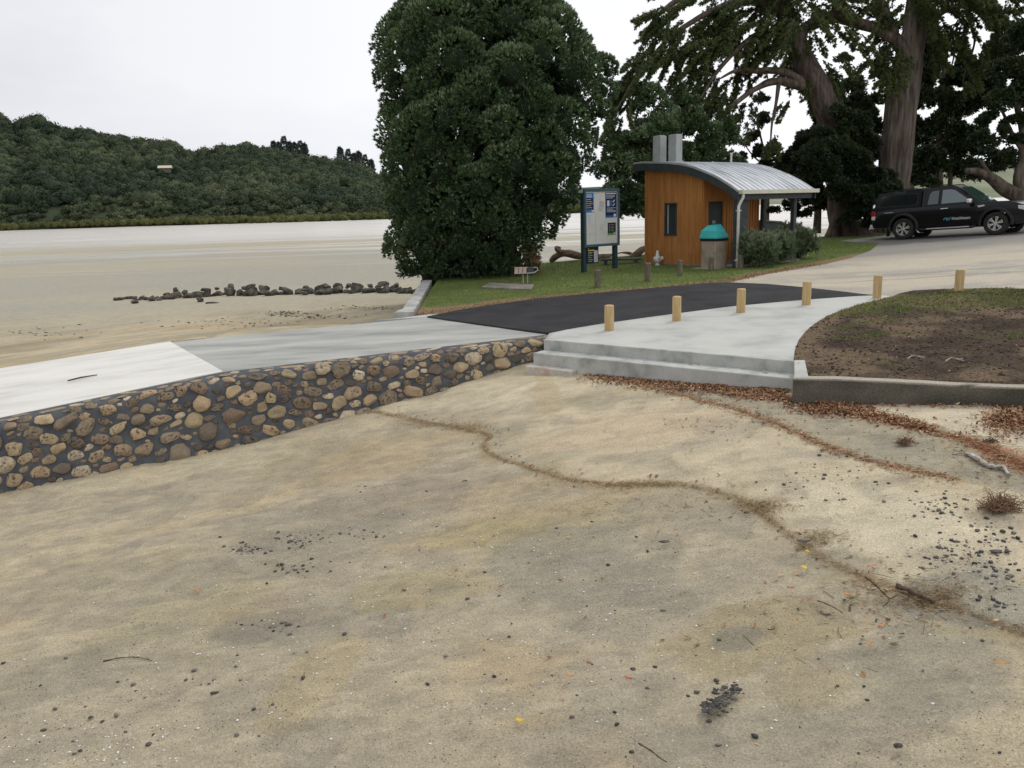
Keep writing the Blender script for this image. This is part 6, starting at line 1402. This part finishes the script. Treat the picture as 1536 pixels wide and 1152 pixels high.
for (px, py, s, sd, sc3, rz, lb) in ((1347,1120,.032,3,(1,.8,.75),.3,'single angular black stone near the bottom right of the sand'),(1288,1131,.017,4,(1,.8,.6),.9,'smaller black stone left of the angular one near the bottom'),(321,1041,.036,5,(1.3,.6,.6),.4,'grey brown flat stone alone on the lower left sand'),(279,1021,.022,6,(.8,.8,.9),0,'small blue black stone above the grey brown flat stone'),(135,1078,.024,7,(1,.8,.8),.8,'dark round stone at the lower left among white shells'),
    (1492,829,.055,8,(1,.7,.6),.2,'larger of two touching black stones at the right side of the sand'),(1510,829,.045,9,(.9,.8,.7),1.,'right hand of two touching black stones at the right side'),(1107,847,.0,9,(1,1,1),0,''),(996,814,.055,10,(1,.6,.35),.1,'flat grey clod lying below the bend of the main wrack line'),(697,722,.040,11,(1.2,.8,.6),.5,'black stone pair lying below the left end of the wrack line'),
    (955,806,.022,12,(1,1,.8),0,'round dark pebble left of the flat grey clod'),(1366,752,.026,12,(1,.9,.7),0,'smooth grey stone below the root clump on pale sand'),(888,783,.024,13,(1,1,.7),0,'grey pebble alone in the middle of the sand'),(950,1005,.022,14,(1,1,.8),0,'left of two dark pebbles above the black clod'),(983,1001,.020,15,(1,.9,.8),0,'right of two dark pebbles above the black clod'),(971,1033,.022,16,(1,.9,.8),0,'dark pebble left of the black clod'),(948,1130,.024,17,(1,.8,.7),0,'blue black pebble at the bottom centre'),(1120,770,.026,18,(1,1,.8),0,'rounded stone resting just below the wrack line bend')):
    if s: lump('stone', px, py, s, sd, M_rock if 'grey' in lb else M_cl, lb, 'stone', sc3, rz)
# fallen leaves one can point to
def bigleaf(px, py, L_, col, label, asp=.45, rz=0.):
    p = sand_pt(px, py); n = 7; V = []; Fq = []
    for i in range(n):
        t = i/(n-1); w = L_*asp*math.sin(math.pi*min(1, t*1.02+.02))**.8/2; z = .004+.02*L_/.08*(abs(t-.5)*2)**2*.6; V += [((t-.5)*L_, -w, z+.004), ((t-.5)*L_, 0, z), ((t-.5)*L_, w, z+.006)]
    for i in range(n-1):
        for k in (0, 1): Fq.append((i*3+k, i*3+k+1, i*3+k+4, i*3+k+3))
    o = mesh('fallen_leaf', V, Fq, col, origin=(0, 0, 0), smooth=True); o.location = tuple(p+np.array([0, 0, .004])); o.rotation_euler = (0, 0, rz); so = o.modifiers.new('s', 'SOLIDIFY'); so.thickness = .001; return tag(o, label, 'leaf')
My1, Mo1, Mb1_, Mr1 = mat('yellow_leaf', (.62, .40, .02), (.72, .52, .06), scale=30, rough=.6), mat('orange_leaf', (.50, .18, .04), (.60, .30, .10), scale=30, rough=.6), mat('dark_leaf', (.035, .028, .022), (.07, .05, .035), scale=30, rough=.6), mat('red_leaf', (.40, .07, .03), (.50, .14, .07), scale=30, rough=.6)
for (px, py, L_, m_, lb, asp, rz) in ((1206,853,.055,My1,'bright yellow leaf on the sand below the main wrack line',.8,.6),(1211,829,.04,My1,'small yellow leaf directly above the bright yellow one',.7,1.2),(780,1083,.065,My1,'yellow green leaf at the bottom centre of the sand',.35,-.4),(725,812,.05,My1,'pale yellow leaf in the middle of the sand',.4,.5),(297,888,.05,Mo1,'orange leaf alone on the left side of the sand',.4,.3),(1308,851,.07,Mo1,'orange leaf right of the bright yellow leaf',.3,.2),(855,1016,.045,Mo1,'small orange leaf at the lower centre',.4,-.3),(943,1020,.05,Mr1,'red orange leaf right of the small orange leaf',.35,-.5),(1502,997,.085,Mo1,'long orange leaf near the right edge',.25,-.6),(1303,968,.045,Mo1,'broad orange leaf below the long dark twig',.5,0),(1238,925,.065,Mb1_,'dark curled leaf left of the long dark twig',.5,-.4),(1205,815,.11,Mb1_,'large dark purple leaf lying on the wrack line',.45,-.2),(1157,947,.05,Mb1_,'thin dark leaf in the ochre sand patch',.2,.1),(1186,884,.05,Mr1,'small red leaf left of the dark curled leaf',.4,-.2),(1192,932,.05,Mo1,'tan leaf beside the small red leaf',.3,.4),(1400,745,.05,Mr1,'pink red leaf on the pale sand',.4,.4),(1320,940,.045,Mo1,'curled tan leaf below the dark twig',.5,.9),(1270,893,.05,Mo1,'rounded orange leaf above the dark twig',.6,1.1)): bigleaf(px, py, L_, m_, lb, asp, rz)
# driftwood stick, twigs, root clumps
def stick(name, pts, r0, m_, label, lift=.02, sides=8, extra=()):
    q = smooth_path([sand_pt(*p)+np.array([0, 0, lift]) for p in pts], 4); root = thing(name, tuple(q[0]), label, 'stick')
    MB().tube(q, np.linspace(r0, r0*.55, len(q))*(1+.25*np.sin(np.arange(len(q))*1.9)), sides, rough=.2).build('shaft', m_, root, smooth=True, wc=True)
    for ex, r1 in extra:
        q2 = smooth_path([sand_pt(*p)+np.array([0, 0, lift+.01*i]) for i, p in enumerate(ex)], 3); MB().tube(q2, np.linspace(r1, r1*.4, len(q2)), 6, rough=.2).build('side_twig', m_, root, smooth=True, wc=True)
    return root
M_dw = mat('bleached_driftwood', (.22, .18, .15), (.42, .38, .34), (.58, .54, .50), scale=14, rough=.9, stretch=(.6, 3, 3), bump=.8, bscale=40, bdist=.01)
M_tw = mat('dark_twig', (.05, .035, .025), (.13, .09, .06), scale=20, rough=.9)
stick('driftwood_stick', [(1448,684),(1456,686),(1468,692),(1480,700),(1495,704),(1504,703),(1513,716)], .026, M_dw, 'crooked bleached driftwood stick on the sand below the old wall', extra=(([(1428,684),(1440,684),(1450,685)], .010),))
stick('twig', [(1298,868),(1312,879),(1326,893),(1334,903),(1324,912)], .0065, M_tw, 'long bent dark twig between the leaves right of the bright yellow leaf', .012, extra=(([(1334,901),(1342,899),(1350,896)], .003),))
stick('twig', [(155,994),(180,989),(205,988),(229,993)], .0045, M_tw, 'thin curved twig alone at the lower left', .012)
stick('twig', [(1226,903),(1240,908),(1254,915),(1264,922)], .004, M_tw, 'short dark twig above the dark curled leaf', .01)
stick('twig', [(958,1118),(975,1128),(990,1140),(1000,1146)], .005, M_tw, 'brown twig with a red leaf at the bottom edge', .012)
stick('bark_strip', [(1345,880),(1365,888),(1385,897),(1402,905)], .018, M_tw, 'dark strip of bark bedded in the wrack line', .006)


def rootclump(px, py, w, h, seed, label, n=150):
    r3 = np.random.default_rng(seed); p = sand_pt(px, py); t = thing('root_clump', tuple(p), label, 'root clump'); mb = MB()
    for _ in range(n):
        a = r3.uniform(0, 6.28); l = w*r3.uniform(.25, .6); z = h*r3.uniform(.1, 1); q0 = r3.normal(size=3)*np.array([w*.14, w*.1, 0])+(0, 0, .01); q2 = q0+np.array([math.cos(a)*l, math.sin(a)*l*.6, z*r3.uniform(.2, 1)]); q1 = (q0+q2)/2+r3.normal(size=3)*w*.08+(0, 0, h*.2)
        q1[2] = max(q1[2], .01); mb.tube(smooth_path([q0, q1, q2], 3), np.linspace(.0035, .0012, 7), 4, cap=False)
    mb.build('fibres', mat('root_fibre', (.10, .06, .035), (.22, .14, .085), (.34, .24, .16), scale=20, rough=.95), t); mb = MB()
    for k in range(3): a = r3.uniform(-.6, .6)+k*2.1; mb.tube([(0, 0, .02), (math.cos(a)*w*.35, math.sin(a)*w*.2, .03), (math.cos(a)*w*.7, math.sin(a)*w*.3, .015)], [.014, .01, .004], 6, rough=.2)
    mb.build('stem', M_tw, t)
rootclump(1500, 768, .30, .17, 3, 'large brown clump of dry roots at the right edge of the sand', 260)
rootclump(1357, 667, .17, .08, 4, 'small reddish clump of dry roots between the debris lines', 110)
rootclump(1486, 665, .12, .08, 6, 'tiny dry plant tuft on the pale sand by the wall', 40)
# leaves lying on the step and block
lx = np.array([along(s, f, 0)[:2] for s, f in ((2.55,.15),(2.6,.2),(2.7,.18),(3.6,.16),(3.65,.22),(.6,.2),(1.9,.25),(.3,.5),(.4,.45),(.55,.5),(.65,.46),(3.3,.1))]); 
leaves('step_leaves', lx, .055, M_leafl, 'few reddish leaves lying on the concrete step tread', 'leaves', zf=lambda x, y: np.where(((np.stack([x, y], 1)-pl[:2])@fw) > .37, -.29, -.118), lift=.006, tilt=.1)
# ------------------------------------------------------------------ grass blades and clods
def blades(name, xy, z, h, w, m_, label, rn=None):
    n = len(xy); P = np.c_[xy, z]; return tag(leafcloud(name, None, m_, P, np.tile([0, 0, 1.], (n, 1)), 1, h, w, .45, r_, 0, rn if rn is not None else None), label, 'grass', kind='stuff')
M_gr = mat('grass_blade', (.07, .10, .028), (.145, .19, .05), (.27, .30, .11), attr='rnd', lo=0, hi=1, rough=.7, trans=.3)
xy = np.stack([r_.uniform(-2.1, 16, 150000), r_.uniform(17, 36, 150000)], 1); xy = xy[inside(xy[:, 0], xy[:, 1], land_poly)]
nmx = [(float(a), float(b_)) for a, b_ in lot_poly]; xy = xy[~inside(xy[:, 0], xy[:, 1], nmx)]; xy = xy[~inside(xy[:, 0], xy[:, 1], [(float(a), float(b_)) for a, b_ in asphalt_poly])]
d_, s_, a_ = dline(xy[:, 0], xy[:, 1], [(p[0], p[1]) for p in LE]); keep = d_ > (.40+.3*r_.random(len(xy))+.5*np.clip(1-a_/4, 0, 1)); xy = xy[keep]
xy = xy[~inside(xy[:, 0], xy[:, 1], [tuple(q) for q in sl])]; 
hl_ = np.array([6.58, 24.0]); uu = (xy-hl_)@np.array([.821, .571]); vv = (xy-hl_)@np.array([-.571, .821]); xy = xy[~((uu > -.02) & (uu < 2.95) & (vv > -.05) & (vv < 3.95))][:85000]
blades('grass_blades', xy, land_z(xy[:, 0], xy[:, 1])-.004, .045, .009, M_gr, 'short mown green grass around the hut and the notice board', np.clip(.2+.6*fbm(xy[:, 0]*.9, xy[:, 1]*.9, o=3, s=4)+r_.normal(size=len(xy))*.12, 0, 1))
sp_poly = [(float(a), float(b_)) for a, b_ in soil_poly]
xy = np.stack([r_.uniform(3.4, 14, 90000), r_.uniform(8, 15.6, 90000)], 1); xy = xy[inside(xy[:, 0], xy[:, 1], sp_poly)]
gm_ = .55*fbm(xy[:, 0]*1.3, xy[:, 1]*1.3, o=4, s=61)
for (px, py, rad, k) in ((1480,452,2.4,.55),(1420,455,1.2,.4),(1330,467,.8,.35),(1380,462,1.,.35),(1265,512,.35,.4),(1262,497,.3,.35),(1320,488,.45,.3),(1530,510,.5,.35),(1345,505,.4,.3),(1240,565,.35,.3),(1490,555,.3,.2)):
    q = land_pt(px, py); gm_ += k*np.exp(-(((xy[:, 0]-q[0])/rad)**2+((xy[:, 1]-q[1])/(rad*.45))**2))
xy = xy[gm_+.12*r_.random(len(xy)) > .50]
M_gr2 = mat('young_grass', (.07, .12, .02), (.14, .22, .035), (.30, .32, .10), attr='rnd', lo=0, hi=1, rough=.7, trans=.3)
blades('sprouting_grass', xy, soil_z(xy[:, 0], xy[:, 1])-.003, .042, .008, M_gr2, 'thin new grass sprouting in patches on the bare soil bed')
xy = np.stack([r_.uniform(3.4, 14, 30000), r_.uniform(8, 15.6, 30000)], 1); xy = xy[inside(xy[:, 0], xy[:, 1], sp_poly)][:17000]
chunks('soil_clods', xy, .005, .027, mat('soil_clod', (.04, .029, .02), (.09, .065, .046), (.16, .12, .085), attr='rnd', lo=0, hi=1, rough=.97), 'dark crumbly clods covering the soil bed', 'clods', flat=.6, zf=soil_z, power=4)
leaves('soil_chips', xy[:1500]+.05, .03, M_leafl, 'small brown leaf scraps lying on the soil bed', 'leaves', zf=soil_z, lift=.01)
# straw-brown verge scraps along the lawn edge
W_ = np.array([(p[0], p[1]) for p in LE]); xy = along_line(W_, 5000, .18, 0, .8, -.15)
leaves('verge_debris', xy, .04, mat('dry_verge_leaf', (.10, .055, .03), (.24, .15, .085), (.36, .26, .16), attr='rnd', lo=0, hi=1, rough=.9), 'dry brown scraps along the edge of the grass by the asphalt', 'debris', zf=lambda x, y: land_z(x, y)+.012, lift=.006)
for (px, py, s) in ((1373,548,.09),(1430,552,.08)):
    q = land_pt(px, py); t = thing('dry_root', tuple(q+np.array([0, 0, .09])), 'pale dry root lying on the soil bed, %s of two' % ('left' if px < 1400 else 'right'), 'root'); MB().tube(smooth_path([(-.12, -.03, 0), (-.02, .03, .03), (.05, .0, .02), (.13, .05, .01)], 4), np.linspace(.009, .004, 13), 6, rough=.3).build('stem', M_dw, t, smooth=True); MB().tube([(0, .02, .03), (.04, -.06, .02), (.09, -.08, .01)], [.006, .004, .002], 5).build('branch', M_dw, t)
q = [atz(102, 574, -.36), atz(122, 569, -.34), atz(146, 565, -.33)]
t = thing('stick', tuple(q[0]), 'dark stick lying on the white ramp slab', 'stick'); MB().tube([p+np.array([0, 0, .03]) for p in q], [.012, .014, .008], 6).build('shaft', M_tw, t, wc=True)
